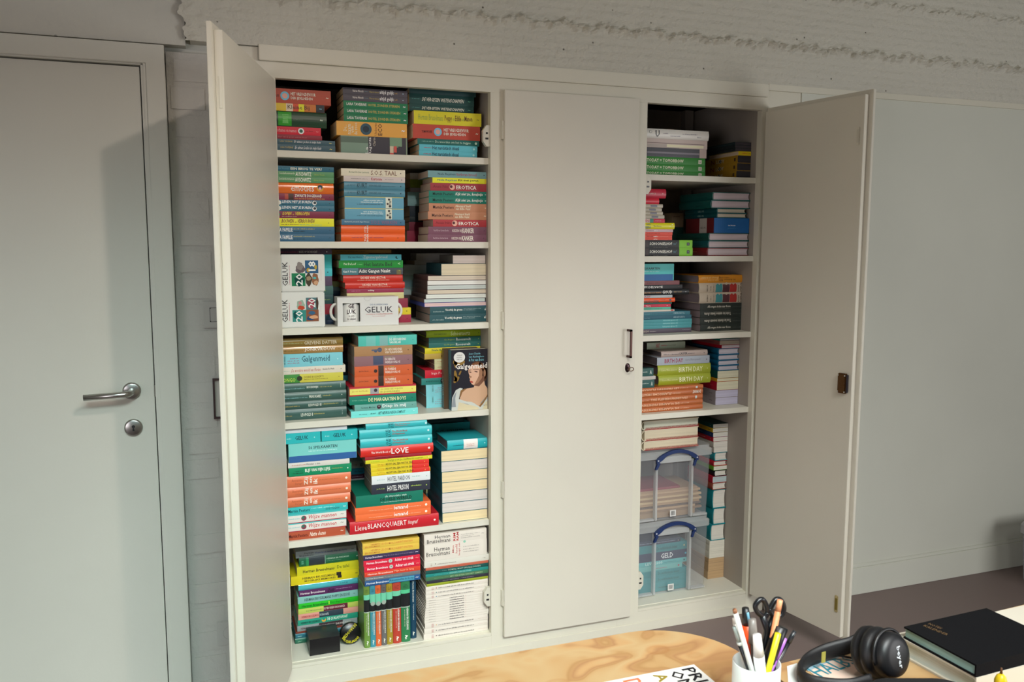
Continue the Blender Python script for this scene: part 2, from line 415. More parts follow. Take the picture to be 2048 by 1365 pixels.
cp('back_post', MB().box(1.725, 1.765, .455, .49, .093, 2.05), IN)
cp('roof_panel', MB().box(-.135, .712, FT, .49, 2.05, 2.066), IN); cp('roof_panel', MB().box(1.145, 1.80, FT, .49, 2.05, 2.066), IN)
cp('floor_panel', MB().box(-.115, .6953, FT-.006, .49, .075, .0928), M_SHELF); cp('floor_panel', MB().box(1.16, 1.7803, FT-.006, .49, .075, .0928), M_SHELF)
for z in (ZS['A'], ZS['B'], ZS['C'], ZS['D'], ZS['E']): cp('shelf', MB().box(-.114, .695, .022, .489, z-.0215, z-.0002, .001), M_SHELF)
for z in (ZS['G1'], ZS['G2'], ZS['G3'], ZS['G4']): cp('shelf', MB().box(1.161, 1.780, .022, .489, z-.0215, z-.0002, .001), M_SHELF)
# magnetic catches on the inside edges of the open bays
def catch(x, z, s):
    c = cp('door_catch', MB().prism([(x, z-.035), (x+s*.012, z-.035), (x+s*.024, z-.018), (x+s*.024, z+.018), (x+s*.012, z+.035), (x, z+.035)], .006, .022), mat('d0ccbc', .4))
    MB().box(min(x+s*.006, x+s*.016), max(x+s*.006, x+s*.016), .0045, .006, z-.012, z-.006).box(min(x+s*.008, x+s*.014), max(x+s*.008, x+s*.014), .0045, .006, z+.006, z+.012).build('magnet', mat('2c2c2c', .3), c)
catch(.6948, 1.845, -1); catch(.6948, .225, -1); catch(1.2902, 1.70, 1); catch(1.2902, .20, 1)
# middle door
md = cp('door', MB().box(.7389, 1.2489, -.017, -.0005, .0739, 1.9964, .0018), M_DOOR); md['label'] = 'closed middle door with dark pull and key'
BR = mat('4a2e28', .35, 1, .6)
hd = MB().box(1.212, 1.2205, -.047, -.041, 1.072, 1.176, .001).box(1.212, 1.2205, -.047, -.0165, 1.072, 1.080, .001).box(1.212, 1.2205, -.047, -.0165, 1.168, 1.176, .001)
cp('pull_handle', hd, BR, md)
kp = MB(); kp.lathe([(0, -.0185), (.012, -.020), (.0165, -.018), (.018, -.016)], (1.218, 0, 1.033), 24, 'y')
for v_ in range(len(kp.v)): x_, y_, z_ = kp.v[v_]; kp.v[v_] = (1.218+(x_-1.218)*.62, y_-.0, z_)
cp('key_plate', kp, mat('3a2a2c', .25, 1, .8), md, True)
kk_ = MB().tube([(1.219, -.018, 1.032), (1.219, -.034, 1.031)], .0022).tube([(1.219+.0105*math.cos(t), -.043, 1.031+.007*math.sin(t)) for t in [k*math.pi/6 for k in range(13)]], .0017)
cp('key', kk_, mat('6c5444', .3, 1, .8), md, True)
# sunk hinges
def hinge(x, z, y=-.003, par=None):
    h = cp('hinge', MB().box(x-.006, x+.001, y-.004, .0, z-.03, z+.03, .001).tube([(x-.001, y-.006, z-.03), (x-.001, y-.006, z+.03)], .003, 8), M_FRAME, par)
for z in (1.865, 1.22, .62, .22): hinge(.7375, z)
def knuckles(z): return None
# swung doors: a body panel with a lapped lip around it
def open_door(hx, hy, ang, Lw, z0, z1, sgn, hinge_side, label, details):
    """local x runs from the hinge to the free edge, local -y*sgn is the inner face"""
    root = MB()
    root.box(.012, Lw-.016, 0, .020, z0+.012, z1-.016, .001) if sgn > 0 else root.box(.012, Lw-.016, -.020, 0, z0+.012, z1-.016, .001)
    lip = (.0202, .0335) if sgn > 0 else (-.0335, -.0202)
    root.box(0, Lw, lip[0], lip[1], z0, z1, .0015)
    o = root.build('door', M_DOOR, CB); o.location = (hx, hy, 0); o.rotation_euler = (0, 0, ang); o['label'] = label
    details(o); return o
def ld(o):
    # free edge strike marks
    MB().box(.6, .6125, .003, .0105, 1.80, 1.872, .001).build('catch_plate', mat('d0ccbc', .4), o)
    MB().box(.6, .6125, .003, .0105, .19, .25, .001).build('catch_plate', mat('d0ccbc', .4), o)
# left door: inner face turned towards the bay (to the right)
a_l = math.atan2(-math.cos(math.radians(16)), -math.sin(math.radians(16)))
open_door(-.0005, -.004, a_l, .632, .0739, 1.9964, -1, 'l', 'open left door, inner face towards the books', lambda o: MB().box(.609, .6175, -.012, -.004, 1.80, 1.875, .001).build('catch_plate', mat('d4d0c0', .45), o))
a_r = math.atan2(-math.cos(math.radians(9.3)), math.sin(math.radians(9.3)))
def rd(o):
    lk = MB().box(.402, .437, -.014, 0, .968, 1.038, .003).build('lock_case', paint('tarnished_brass', '5a3c1c', .35, 120, .3, var=.25), o)
    lk.data.materials[0].node_tree.nodes['Principled BSDF'].inputs['Metallic'].default_value = .7
    MB().box(.437, .4405, -.012, -.002, .972, 1.034, .001).build('lock_bolt_plate', mat('3c3840', .3, 1, .8), lk)
    m = MB()
    for zz in (.974, 1.031):
        for xx in (.406, .433): m.lathe([(0, -.0152), (.0022, -.015), (.0026, -.0138)], (xx, 0, zz), 10, 'y')
    m.build('screw', mat('c8c8c8', .3, 1, .9), lk)
    MB().tube([(.42, .033, 1.003), (.42, .052, 1.003)], .0025).tube([(.42+.006*math.cos(t), .062+.010*math.sin(t), 1.003) for t in [k*math.pi/6 for k in range(13)]], .002).build('key', mat('3a2a2c', .3, 1, .8), o)
    for zz in (1.845, .205):
        p = MB().box(.424, .4385, -.003, .001, zz-.031, zz+.031, .0025).build('strike_recess', mat('d4cfbe', .5) if zz > 1 else mat('b8a878', .45), o)
        MB().box(.428, .4372, -.0045, -.0028, zz-.022, zz+.022, .001).build('strike_plate', mat('c8c4b4', .4) if zz > 1 else mat('8c7c3c', .4, 1, .5), p)
# local frame of the right door: +x to the free edge, inner face looks left (-x world)
open_door(1.7835, -.004, a_r, .468, .0739, 1.9964, 1, 'r', 'open right door with brass lock case', rd)

# ================================================================ room door on the left
D1 = struct('door_1', MB().box(-1.262, -.384, .012, .052, .008, 1.9955, .001), M_RDOOR)
fr = MB()   # architrave and stepped stop
fr.box(-.366, -.314, -.010, .031, 0, 2.058, .0015).box(-1.33, -.314, -.0101, .031, 2.004, 2.0585, .0015)
struct('trim_4', fr, M_RDOOR)
struct('trim_5', MB().box(-.3805, -.3665, .000, .06, 0, 2.004, .001).box(-1.30, -.3665, .000, .0599, 1.9995, 2.0155, .001).box(-.374, -.366, -.005, .05, 0, 2.010, .001).box(-1.3, -.366, -.005, .0499, 2.006, 2.0125, .001), M_RDOOR)
ro = MB().lathe([(0, .0025), (.021, .0025), (.0255, .0045), (.026, .0118)], (-.447, 0, 1.040), 40, 'y')
h0 = ro.build('handle_rose', M_STEEL, D1, True)
hn = MB().tube([(-.447, .006, 1.040), (-.447, -.030, 1.040), (-.449, -.040, 1.040), (-.455, -.047, 1.0395), (-.465, -.049, 1.039), (-.572, -.049, 1.036)], .0092, 16)
hn.build('lever', M_STEEL, h0, True)
ke = MB().lathe([(0, .0025), (.021, .0025), (.0255, .0045), (.026, .0118)], (-.447, 0, .9275), 40, 'y').build('key_rose', M_STEEL, D1, True)
MB().lathe([(0, .0015), (.0045, .0015), (.0048, .0025)], (-.447, 0, .931), 16, 'y').prism([(-.4485, .930), (-.4455, .930), (-.4440, .918), (-.450, .918)], .0014, .0024).build('keyhole', M_DARK, ke)
MB().box(-.3845, -.3805, .004, .013, 1.02, 1.055).build('latch', mat('8c8880', .4, 1, .7), D1)
# switch, picture frame, socket on the brick strip
sw = empty('wall_switch', (-.235, .029, 1.222), 0, 'white square light switch on the painted brick strip, half behind the open door', 'switch')
MB().box(0, .082, -.004, .002, 0, .082, .002).build('cover_plate', mat('b4b2ac', .5), sw); MB().box(.02, .062, -.0065, -.003, .020, .062, .002).build('rocker', mat('aaa8a2', .45), sw); MB().box(.0185, .0635, -.0044, -.002, .0185, .0635).build('joint_line', M_DARK, sw)
pf = empty('picture_frame', (-.216, .029, .935), 0, 'small dark wooden picture frame low on the brick strip beside the open door', 'picture frame')
m = MB(); m.box(0, .006, -.012, .0, 0, .128).box(.094, .1, -.012, .0, 0, .128).box(.0061, .0939, -.012, .0, .122, .128).box(.0061, .0939, -.012, .0, 0, .006)
m.build('frame', mat('3a2626', .5), pf); MB().box(.006, .094, -.003, .0, .006, .122).build('print', mat('c8c4bc', .6), pf)
so_ = empty('wall_socket', (-.232, .029, .185), 0, 'white square power socket near the floor on the brick strip', 'socket')
MB().box(0, .082, -.004, .002, 0, .082, .002).build('cover_plate', mat('b8b6b0', .5), so_)
MB().lathe([(.0, .004), (.0195, .004), (.0215, -.0045), (.023, -.0045)], (.041, 0, .041), 24, 'y').build('cup', mat('a8a6a0', .5), so_)
MB().lathe([(0, .0035), (.003, .0035)], (.034, 0, .045), 8, 'y').lathe([(0, .0035), (.003, .0035)], (.048, 0, .037), 8, 'y').build('contact_hole', M_DARK, so_)

W1 = 'd8d4c8'
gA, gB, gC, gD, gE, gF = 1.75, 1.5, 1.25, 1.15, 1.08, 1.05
# ---- left bay, top shelf
hv = lambda dx: [C(240+dx, .5, 66, '5f9fb8'), C(240+dx, .5, 40, 'c08a80'), T('HET VREUGDEVUUR', 335+dx, 735+dx, .55, .78, 'd8c4b0', 'b'), T('DER IJDELHEDEN', 335+dx, 685+dx, .24, .47, 'd8c4b0', 'b'),
    T('TOM WOLFE', -20+dx, 145+dx, .4, .58, '3a1a18', 'b'), T('~', 900+dx, 940+dx, .45, .55, 'c8b4a4')]
S('in left stack, top shelf, left bay', 'A1', ZS['A'], .05, 208, [
 (-100, 978, 445, '96402f', 'p', 'thick rust paperback with round emblem', hv(0)),
 (-60, 875, 570, 'a8632c', 'p', 'orange paperback with bright title patches', [B(90,260,0,1,'d2a032'), B(260,370,0,1,'bcae98'), B(370,460,0,1,'b2452a'), B(460,550,0,1,'c8b820'), B(740,875,0,1,'20252c'), T('Kleine Bij', 285, 635, .12, .82, '38281c'), T('~', 790, 832, .4, .55, '6aa0b0')]),
 (0, 912, 820, '1b3826', 'h', 'dark green book with bright green label', [B(135,350,.06,.96,'2c8428'), L(180,320,.2,.8,'5aa850','r'), L(380,520,.45,.52,'4a6a50'), T('~', 805, 850, .44, .56, 'a0b0a0')]),
 (60, 818, 948, 'ab1a2c', 'p', 'crimson paperback with white disc', [T('schamen en mannen', 120, 425, .3, .75, 'cf8f92'), C(500,.5,46,'c8ccc0'), C(500,.5,26,'1c5040'), T('Jan Raes', 572, 690, .42, .6, '701018'), T('~', 740, 778, .42, .55, 'c07070')]),
 (0, 836, 1022, '701826', 'p', 'dark red paperback', [T('Ber Gy is geen enkele heer', 130, 600, .25, .6, 'a05a5c', 'i')]),
 (0, 1045, 1105, '2d4852', 'p', 'slate teal paperback with script title', [T('LARA TAVEIRNE', 160, 360, .42, .68, '9c8a50'), T('Er zitten joden in mijn huis', 385, 820, .22, .8, 'cfccc0', 'i'), T('~', 950, 990, .4, .62, 'b0a860')]),
 (0, 1050, 1196, '2d4852', 'p', 'slate teal paperback with script title', [T('LARA TAVEIRNE', 168, 372, .42, .68, '9c8a50'), T('Er zitten joden in mijn huis', 395, 830, .22, .8, 'cfccc0', 'i'), T('~', 958, 998, .4, .62, 'b0a860')]),
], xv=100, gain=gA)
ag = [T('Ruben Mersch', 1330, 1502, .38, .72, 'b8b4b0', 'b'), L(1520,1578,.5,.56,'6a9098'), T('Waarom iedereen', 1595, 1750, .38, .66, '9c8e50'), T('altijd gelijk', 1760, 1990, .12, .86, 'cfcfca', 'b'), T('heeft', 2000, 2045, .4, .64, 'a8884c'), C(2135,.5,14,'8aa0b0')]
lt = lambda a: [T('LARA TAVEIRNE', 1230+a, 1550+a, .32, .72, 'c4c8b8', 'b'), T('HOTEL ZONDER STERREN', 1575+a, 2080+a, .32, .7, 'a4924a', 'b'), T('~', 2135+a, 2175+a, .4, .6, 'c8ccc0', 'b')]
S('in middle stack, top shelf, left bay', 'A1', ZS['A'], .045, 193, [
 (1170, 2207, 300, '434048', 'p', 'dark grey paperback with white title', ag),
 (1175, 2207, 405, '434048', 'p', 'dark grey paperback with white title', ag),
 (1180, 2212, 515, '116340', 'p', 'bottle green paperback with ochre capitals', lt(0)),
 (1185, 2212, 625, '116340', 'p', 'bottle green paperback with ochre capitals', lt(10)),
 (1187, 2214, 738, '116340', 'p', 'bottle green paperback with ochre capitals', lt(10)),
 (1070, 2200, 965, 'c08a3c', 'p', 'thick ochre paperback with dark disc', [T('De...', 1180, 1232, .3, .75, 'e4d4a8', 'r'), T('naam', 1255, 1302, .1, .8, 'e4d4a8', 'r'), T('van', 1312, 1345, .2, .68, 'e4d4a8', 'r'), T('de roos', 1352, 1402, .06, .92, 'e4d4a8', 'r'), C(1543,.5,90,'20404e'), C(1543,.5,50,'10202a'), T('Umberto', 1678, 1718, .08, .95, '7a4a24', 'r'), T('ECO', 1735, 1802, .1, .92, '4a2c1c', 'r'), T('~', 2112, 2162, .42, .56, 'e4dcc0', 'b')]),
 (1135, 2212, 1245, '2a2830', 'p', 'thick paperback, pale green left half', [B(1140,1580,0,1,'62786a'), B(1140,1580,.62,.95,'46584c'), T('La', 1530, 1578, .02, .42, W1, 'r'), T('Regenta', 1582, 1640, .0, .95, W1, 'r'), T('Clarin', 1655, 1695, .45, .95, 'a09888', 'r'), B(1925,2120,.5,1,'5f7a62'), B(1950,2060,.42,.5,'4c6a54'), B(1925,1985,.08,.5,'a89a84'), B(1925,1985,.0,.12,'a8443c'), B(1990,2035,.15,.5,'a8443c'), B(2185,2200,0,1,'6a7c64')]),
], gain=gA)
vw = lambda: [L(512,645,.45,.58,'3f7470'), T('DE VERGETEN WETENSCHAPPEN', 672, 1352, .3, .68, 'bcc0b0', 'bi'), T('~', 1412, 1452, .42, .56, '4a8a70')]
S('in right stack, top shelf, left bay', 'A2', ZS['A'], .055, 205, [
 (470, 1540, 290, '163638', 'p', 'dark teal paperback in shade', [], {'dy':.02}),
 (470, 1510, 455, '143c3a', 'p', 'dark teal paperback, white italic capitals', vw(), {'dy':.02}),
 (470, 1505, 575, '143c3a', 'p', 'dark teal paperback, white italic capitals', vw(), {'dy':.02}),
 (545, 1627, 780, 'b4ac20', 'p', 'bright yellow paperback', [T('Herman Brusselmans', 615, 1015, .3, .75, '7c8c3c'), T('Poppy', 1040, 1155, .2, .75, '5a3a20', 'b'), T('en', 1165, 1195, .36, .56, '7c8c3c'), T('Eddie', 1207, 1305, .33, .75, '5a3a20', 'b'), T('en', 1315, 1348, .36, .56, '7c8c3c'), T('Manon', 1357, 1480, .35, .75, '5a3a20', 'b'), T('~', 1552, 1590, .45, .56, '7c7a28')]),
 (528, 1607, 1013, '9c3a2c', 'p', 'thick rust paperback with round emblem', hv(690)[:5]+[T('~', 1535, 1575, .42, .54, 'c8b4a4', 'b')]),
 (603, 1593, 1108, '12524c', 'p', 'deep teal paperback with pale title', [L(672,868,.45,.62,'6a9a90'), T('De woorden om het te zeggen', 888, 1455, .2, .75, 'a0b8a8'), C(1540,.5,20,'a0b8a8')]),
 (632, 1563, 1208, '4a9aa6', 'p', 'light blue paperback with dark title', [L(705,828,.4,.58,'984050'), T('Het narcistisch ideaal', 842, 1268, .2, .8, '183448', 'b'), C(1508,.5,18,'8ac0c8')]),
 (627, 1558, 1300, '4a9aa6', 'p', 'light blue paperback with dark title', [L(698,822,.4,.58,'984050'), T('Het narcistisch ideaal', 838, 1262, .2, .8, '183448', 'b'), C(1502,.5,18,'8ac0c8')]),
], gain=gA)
# ---- left bay, second shelf
au = lambda a: [T('Sonderkommando', 145+a, 378+a, .42, .82, 'b4bca4', 'b'), T('AUSCHWITZ', 388+a, 628+a, .14, .88, 'd0d0c0', 'b'), T('Shlomo Venezia', 672+a, 828+a, .36, .62, '94a84c')]
bu = lambda: [T('LEVEN MET JE BUREN', 180, 632, .3, .88, 'd8d8cc', 'bi'), L(182,500,.1,.2,'14343e'), C(675,.5,32,'d0d0c8'), C(680,.55,20,'203038'), C(140,.5,30,'c0c0b8'), C(904,.45,12,'12303c')]
fa = lambda: [T('A FAMILIE', 146, 345, .3, .82, 'd4d4cc', 'b'), L(360,680,.6,.78,'8a8a68'), L(360,528,.28,.42,'14303e'), C(910,.5,12,'12303c')]
S('in left stack, second shelf, left bay', 'B1', ZS['B'], .045, 85, [
 (0, 970, 165, '1a566a', 'p', 'petrol blue paperback with white capitals', [T('van Vervust', 120, 290, .3, .7, '3f7888'), T('EEN BRUG TE VER?', 312, 788, .25, .75, 'd0ccb8', 'b'), C(902,.5,10,'0c3038')]),
 (0, 970, 250, '4a7f54', 'p', 'leaf green paperback, tall white capitals', au(0)),
 (0, 970, 338, '4a7f54', 'p', 'leaf green paperback, tall white capitals', au(-6)),
 (20, 967, 505, 'd2652a', 'h', 'glossy orange hardback with round emblem', [T('emoties', 318, 668, .2, .8, 'e4d8c4'), C(762,.52,50,'c89040'), C(762,.62,34,'3c4c58'), C(760,.5,20,'c09aa8')], {'soft':.2}),
 (0, 970, 603, '701f38', 'p', 'maroon paperback with picture patch', [B(225,280,.1,.95,'9a4030'), B(280,360,0,1,'3a2420'), T('ZWARTE DAGERAAD', 376, 788, .45, .92, 'd0ccc0', 'b'), L(376,832,.14,.3,'b88a3c'), C(902,.45,10,'3a0c1c')]),
 (0, 977, 690, '2c6074', 'p', 'steel blue paperback, slanted white capitals', bu()),
 (0, 978, 775, '2c6074', 'p', 'steel blue paperback, slanted white capitals', bu()),
 (0, 973, 882, '6c1c36', 'p', 'wine red paperback, yellow italic capitals', [T('KOPEN', 188, 332, .42, .9, 'c4ac30', 'bi'), T('en', 342, 368, .42, .62, 'c4ac30', 'i'), T('VERKOPEN', 378, 606, .42, .9, 'c4ac30', 'bi'), L(182,412,.18,.28,'b0a090'), C(145,.5,16,'1c6450'), C(905,.45,10,'4a1024')]),
 (0, 973, 1008, 'c8c426', 'p', 'lemon yellow paperback, maroon italic capitals', [T('BOUWEN', 175, 368, .42, .9, '64202c', 'bi'), T('en', 376, 404, .42, .6, '64202c', 'i'), T('VERBOUWEN', 412, 682, .42, .9, '64202c', 'bi'), L(175,442,.2,.3,'54202c'), L(452,790,.16,.26,'64a088'), C(890,.45,10,'54502c')]),
 (0, 980, 1122, '29526c', 'p', 'denim blue paperback, white capitals', fa()),
 (0, 980, 1236, '29526c', 'p', 'denim blue paperback, white capitals', fa()),
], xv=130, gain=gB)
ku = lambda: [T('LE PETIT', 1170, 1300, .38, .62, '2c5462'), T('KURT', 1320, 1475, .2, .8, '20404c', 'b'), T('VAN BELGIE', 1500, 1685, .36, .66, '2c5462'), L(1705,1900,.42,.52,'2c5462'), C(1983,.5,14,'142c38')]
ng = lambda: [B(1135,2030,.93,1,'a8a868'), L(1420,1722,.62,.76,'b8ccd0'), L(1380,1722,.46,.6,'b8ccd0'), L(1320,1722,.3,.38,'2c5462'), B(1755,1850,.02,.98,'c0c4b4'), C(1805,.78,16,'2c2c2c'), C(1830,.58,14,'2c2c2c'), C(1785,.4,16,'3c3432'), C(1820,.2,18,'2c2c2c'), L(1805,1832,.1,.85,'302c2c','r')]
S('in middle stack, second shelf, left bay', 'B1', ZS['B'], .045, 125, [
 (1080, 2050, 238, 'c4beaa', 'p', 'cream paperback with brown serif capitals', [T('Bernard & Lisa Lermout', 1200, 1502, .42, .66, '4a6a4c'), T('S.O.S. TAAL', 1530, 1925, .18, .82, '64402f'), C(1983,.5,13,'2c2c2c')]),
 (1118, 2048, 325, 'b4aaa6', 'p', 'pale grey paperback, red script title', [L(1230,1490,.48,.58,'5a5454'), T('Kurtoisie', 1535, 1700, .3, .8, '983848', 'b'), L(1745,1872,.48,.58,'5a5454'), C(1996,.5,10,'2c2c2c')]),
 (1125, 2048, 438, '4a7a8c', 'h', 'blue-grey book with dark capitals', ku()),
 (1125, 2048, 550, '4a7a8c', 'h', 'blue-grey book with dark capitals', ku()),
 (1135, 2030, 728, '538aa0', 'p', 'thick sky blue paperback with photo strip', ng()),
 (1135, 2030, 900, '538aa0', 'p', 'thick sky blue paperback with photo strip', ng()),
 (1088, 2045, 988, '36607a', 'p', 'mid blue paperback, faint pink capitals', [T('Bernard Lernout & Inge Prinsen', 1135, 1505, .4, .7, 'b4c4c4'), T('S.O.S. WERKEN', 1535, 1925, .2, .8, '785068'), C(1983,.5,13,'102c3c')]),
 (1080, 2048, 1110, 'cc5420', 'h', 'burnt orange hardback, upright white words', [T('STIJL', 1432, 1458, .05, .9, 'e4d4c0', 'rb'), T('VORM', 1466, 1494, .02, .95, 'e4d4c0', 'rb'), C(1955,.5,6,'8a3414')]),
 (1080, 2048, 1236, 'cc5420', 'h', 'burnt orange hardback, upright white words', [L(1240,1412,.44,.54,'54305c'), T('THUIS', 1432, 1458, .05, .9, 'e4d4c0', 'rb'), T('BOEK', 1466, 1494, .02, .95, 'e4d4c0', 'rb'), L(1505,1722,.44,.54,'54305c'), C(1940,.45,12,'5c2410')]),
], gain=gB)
er = lambda a: [T('Anais Nin', 805+a, 1030+a, .38, .72, '64181f'), C(1095+a,.5,44,'c89a88'), C(1080+a,.55,22,'4c2428'), T('EROTICA', 1155+a, 1460+a, .22, .72, 'd8d0c0', 'b')]
mp = lambda: [T('Marnix Peeters', 800, 1115, .3, .76, '08302a', 'b'), T('Kijk niet zo, konijntje', 1140, 1565, .18, .8, 'd0d4c4', 'bi'), T('~', 1590, 1628, .42, .6, 'd0d4c4', 'b')]
nh = lambda a: [T('Marnix Peeters', 803+a, 1118+a, .34, .72, '38201c', 'b'), T('Niemand hield', 1145+a, 1380+a, .55, .85, 'd8c4ac', 'bi'), T('van Billie Vuist', 1145+a, 1375+a, .2, .5, 'd8c4ac', 'bi'), T('~', 1590+a, 1630+a, .42, .56, 'd8c4ac', 'b')]
kk = lambda a: [T('Paul Kil en Corine Koole', 815+a, 1040+a, .4, .64, 'b09aa0'), T('KIEZEN BIJ', 1095+a, 1240+a, .22, .66, 'bcb0a8', 'b'), T('KANKER', 1250+a, 1425+a, .18, .82, 'd0c4b8', 'b'), C(1580+a,.5,12,'4c2c3c')]
S('in right stack, second shelf, left bay', 'B2', ZS['B'], .045, 158, [
 (728, 1632, 262, '648a8e', 'p', 'grey-teal paperback, red and navy title', [T('Nele Reymen', 878, 1145, .28, .7, '182c3c'), T('Verloren brood', 1155, 1460, .3, .74, '90243a'), C(1578,.5,14,'182c3c')]),
 (797, 1632, 345, 'd6ca28', 'p', 'yellow paperback with two-tone title', [B(1585,1632,0,1,'b8a820'), T('Nele Reymen', 872, 1168, .28, .76, '3c7070', 'b'), T('Kit met peren', 1188, 1490, .28, .8, '34201a', 'b')]),
 (765, 1622, 465, '8a2c34', 'p', 'brick red paperback with round portrait', er(0)),
 (742, 1655, 560, '0a6a5a', 'p', 'emerald paperback with cream script title', mp()),
 (742, 1655, 655, '0a6a5a', 'p', 'emerald paperback with cream script title', mp()),
 (742, 1650, 780, 'a87456', 'p', 'tan paperback, two-line cream title', nh(0)),
 (728, 1640, 903, 'a87456', 'p', 'tan paperback, two-line cream title', nh(-15)),
 (805, 1630, 1012, '982c32', 'p', 'brick red paperback with round portrait', er(38)),
 (735, 1640, 1130, '684050', 'p', 'plum paperback with tall white capitals', kk(0)),
 (725, 1635, 1243, '684050', 'p', 'plum paperback with tall white capitals', kk(-8)),
], gain=gB, pg='a8988a')
S('in half-hidden back pile, second shelf, left bay', 'B2', ZS['B'], .27, 197, [
 (456, 900, 292, 'a09c94', 'p', 'white-spined book'), (458, 900, 420, '66781c', 'p', 'olive green book'), (460, 900, 485, '8a8a98', 'p', 'lavender-grey book'),
 (420, 800, 585, '7ca8ae', 'p', 'pale blue book'), (420, 800, 697, '7ca8ae', 'p', 'pale blue book'), (450, 900, 860, '1c2c38', 'p', 'navy book in shade'), (450, 900, 940, '182a30', 'p', 'near-black book in shade'),
 (440, 900, 1075, '6c1c34', 'p', 'wine red book'), (410, 900, 1212, '84203c', 'p', 'crimson book')], gain=gB)
# ---- left bay, third shelf
S('in left stack behind white packs, third shelf, left bay', 'C1', ZS['C'], .13, 66, [
 (0, 938, 148, '3a2a3a', 'p', 'dark plum book', [L(160,425,.3,.65,'983850'), T('REIZE OP DE VLUCHT', 440, 720, .25, .7, 'b8aca4', 'b'), C(862,.5,12,'c0b4b0')]),
 (0, 940, 360, '34a8a8', 'p', 'thick turquoise book'),
 (0, 945, 485, '42b0b8', 'p', 'turquoise book with dark mark', [C(878,.5,14,'0c4450')]),
 (0, 945, 632, '4e3c54', 'p', 'dusky purple book'),
 (0, 960, 770, '345854', 'p', 'dark sea green book', [L(820,850,.4,.55,'7aa04c')]),
 (0, 960, 915, '284a4c', 'p', 'dark slate green book', [L(820,915,.4,.55,'8aa85c')]),
 (0, 975, 1075, '86142c', 'p', 'deep crimson book'),
 (0, 965, 1160, '1a3e54', 'p', 'navy blue book'), (0, 965, 1228, '1a2e4a', 'p', 'dark navy book')], xv=150, gain=gC)
dr = [T('DE REIS VAN HECTOR', 1378, 1755, .45, .78, 'e4c4b4', 'b'), L(1325,1810,.22,.34,'dca898')]
S('in middle stack, third shelf, left bay', 'C1', ZS['C'], .108, 148, [
 (1070, 1993, 237, '58b8c6', 'p', 'sky blue paperback with crescent mark', [T('Pat van Beirs', 1188, 1390, .38, .7, '2c6474'), T('Zigeunergebroed', 1415, 1780, .16, .84, 'c0e0da', 'b'), C(1925,.5,22,'102c34'), C(1935,.58,16,'58b8c6')]),
 (1045, 2018, 355, '14862e', 'p', 'grass green paperback with arrow', [T('Piet De Loof', 1120, 1305, .4, .68, 'd0dcc4', 'b'), L(1330,1405,.42,.5,'90c490'), T('Het laatste Bed', 1425, 1850, .2, .76, '0c3a20', 'b'), T('<', 1940, 1975, .4, .7, 'b0d4a8', 'b')]),
 (1090, 2020, 460, '3a424a', 'p', 'charcoal paperback with bold white title', [B(1090,1340,0,1,'46727a'), T('Kaat P. Prinsen', 1115, 1310, .36, .64, 'd4dcd8', 'b'), T('Acht Gangen Naakt', 1350, 1825, .16, .82, 'dcdcd4', 'b'), B(1920,1990,.0,.7,'6a6040'), C(1960,.6,10,'90b040')]),
 (1112, 2015, 572, 'bc2c20', 'h', 'scarlet hardback with cream capitals', dr),
 (1140, 2045, 672, 'bc2c20', 'h', 'scarlet hardback with cream capitals', [T('DE REIS VAN HECTOR', 1405, 1783, .45, .78, 'e4c4b4', 'b'), L(1350,1838,.22,.34,'dca898')]),
 (1165, 2030, 735, '8a2846', 'p', 'thin raspberry paperback', [T('mobbing', 1485, 1583, .3, .8, 'e4d8d0', 'bi'), L(1238,1370,.4,.6,'b07088')]),
 (1165, 2030, 780, 'c8c088', 'p', 'thin straw yellow paperback'), (1165, 2033, 830, 'c4bc84', 'p', 'straw yellow paperback'),
 (1150, 2093, 975, '86263c', 'p', 'thick wine red book'), (1150, 2138, 1083, 'ccba20', 'p', 'bright yellow book with red word', [T('veil', 1950, 1995, .2, .6, 'b03c20', 'b'), C(2075,.5,14,'3c3410')]), (1150, 2140, 1180, '92203a', 'p', 'crimson book', [C(2080,.5,12,'5c1024')])], gain=gC)
S('in half-hidden back pile, third shelf, left bay', 'C1', ZS['C'], .29, 75, [
 (900, 1840, 130, '94681c', 'p', 'ochre book', [L(1010,1450,.4,.6,'5c3c10')]), (900, 1500, 220, 'a0781e', 'p', 'mustard book'), (900, 1300, 375, '262a32', 'p', 'black book'), (900, 1100, 462, '1e3c52', 'p', 'blue book'),
 (900, 1080, 552, '9c2e20', 'h', 'red hardback'), (900, 1080, 640, 'b0a86c', 'p', 'straw book'), (900, 1075, 700, '667678', 'p', 'grey book'), (900, 1070, 770, '1a2c46', 'p', 'navy book'), (900, 1065, 1000, '26262e', 'p', 'thick dark book')], gain=gC)
vg = lambda a: [L(805+a,975+a,.3,.45,'8a9c98'), T('Voorbij de grens', 990+a, 1250+a, .35, .72, 'dcdcd0', 'b'), L(1268+a,1535+a,.62,.7,'8a9c98'), L(1268+a,1445+a,.46,.54,'8a9c98'), T('al', 1585+a, 1615+a, .4, .72, 'dcdcd0', 'b')]
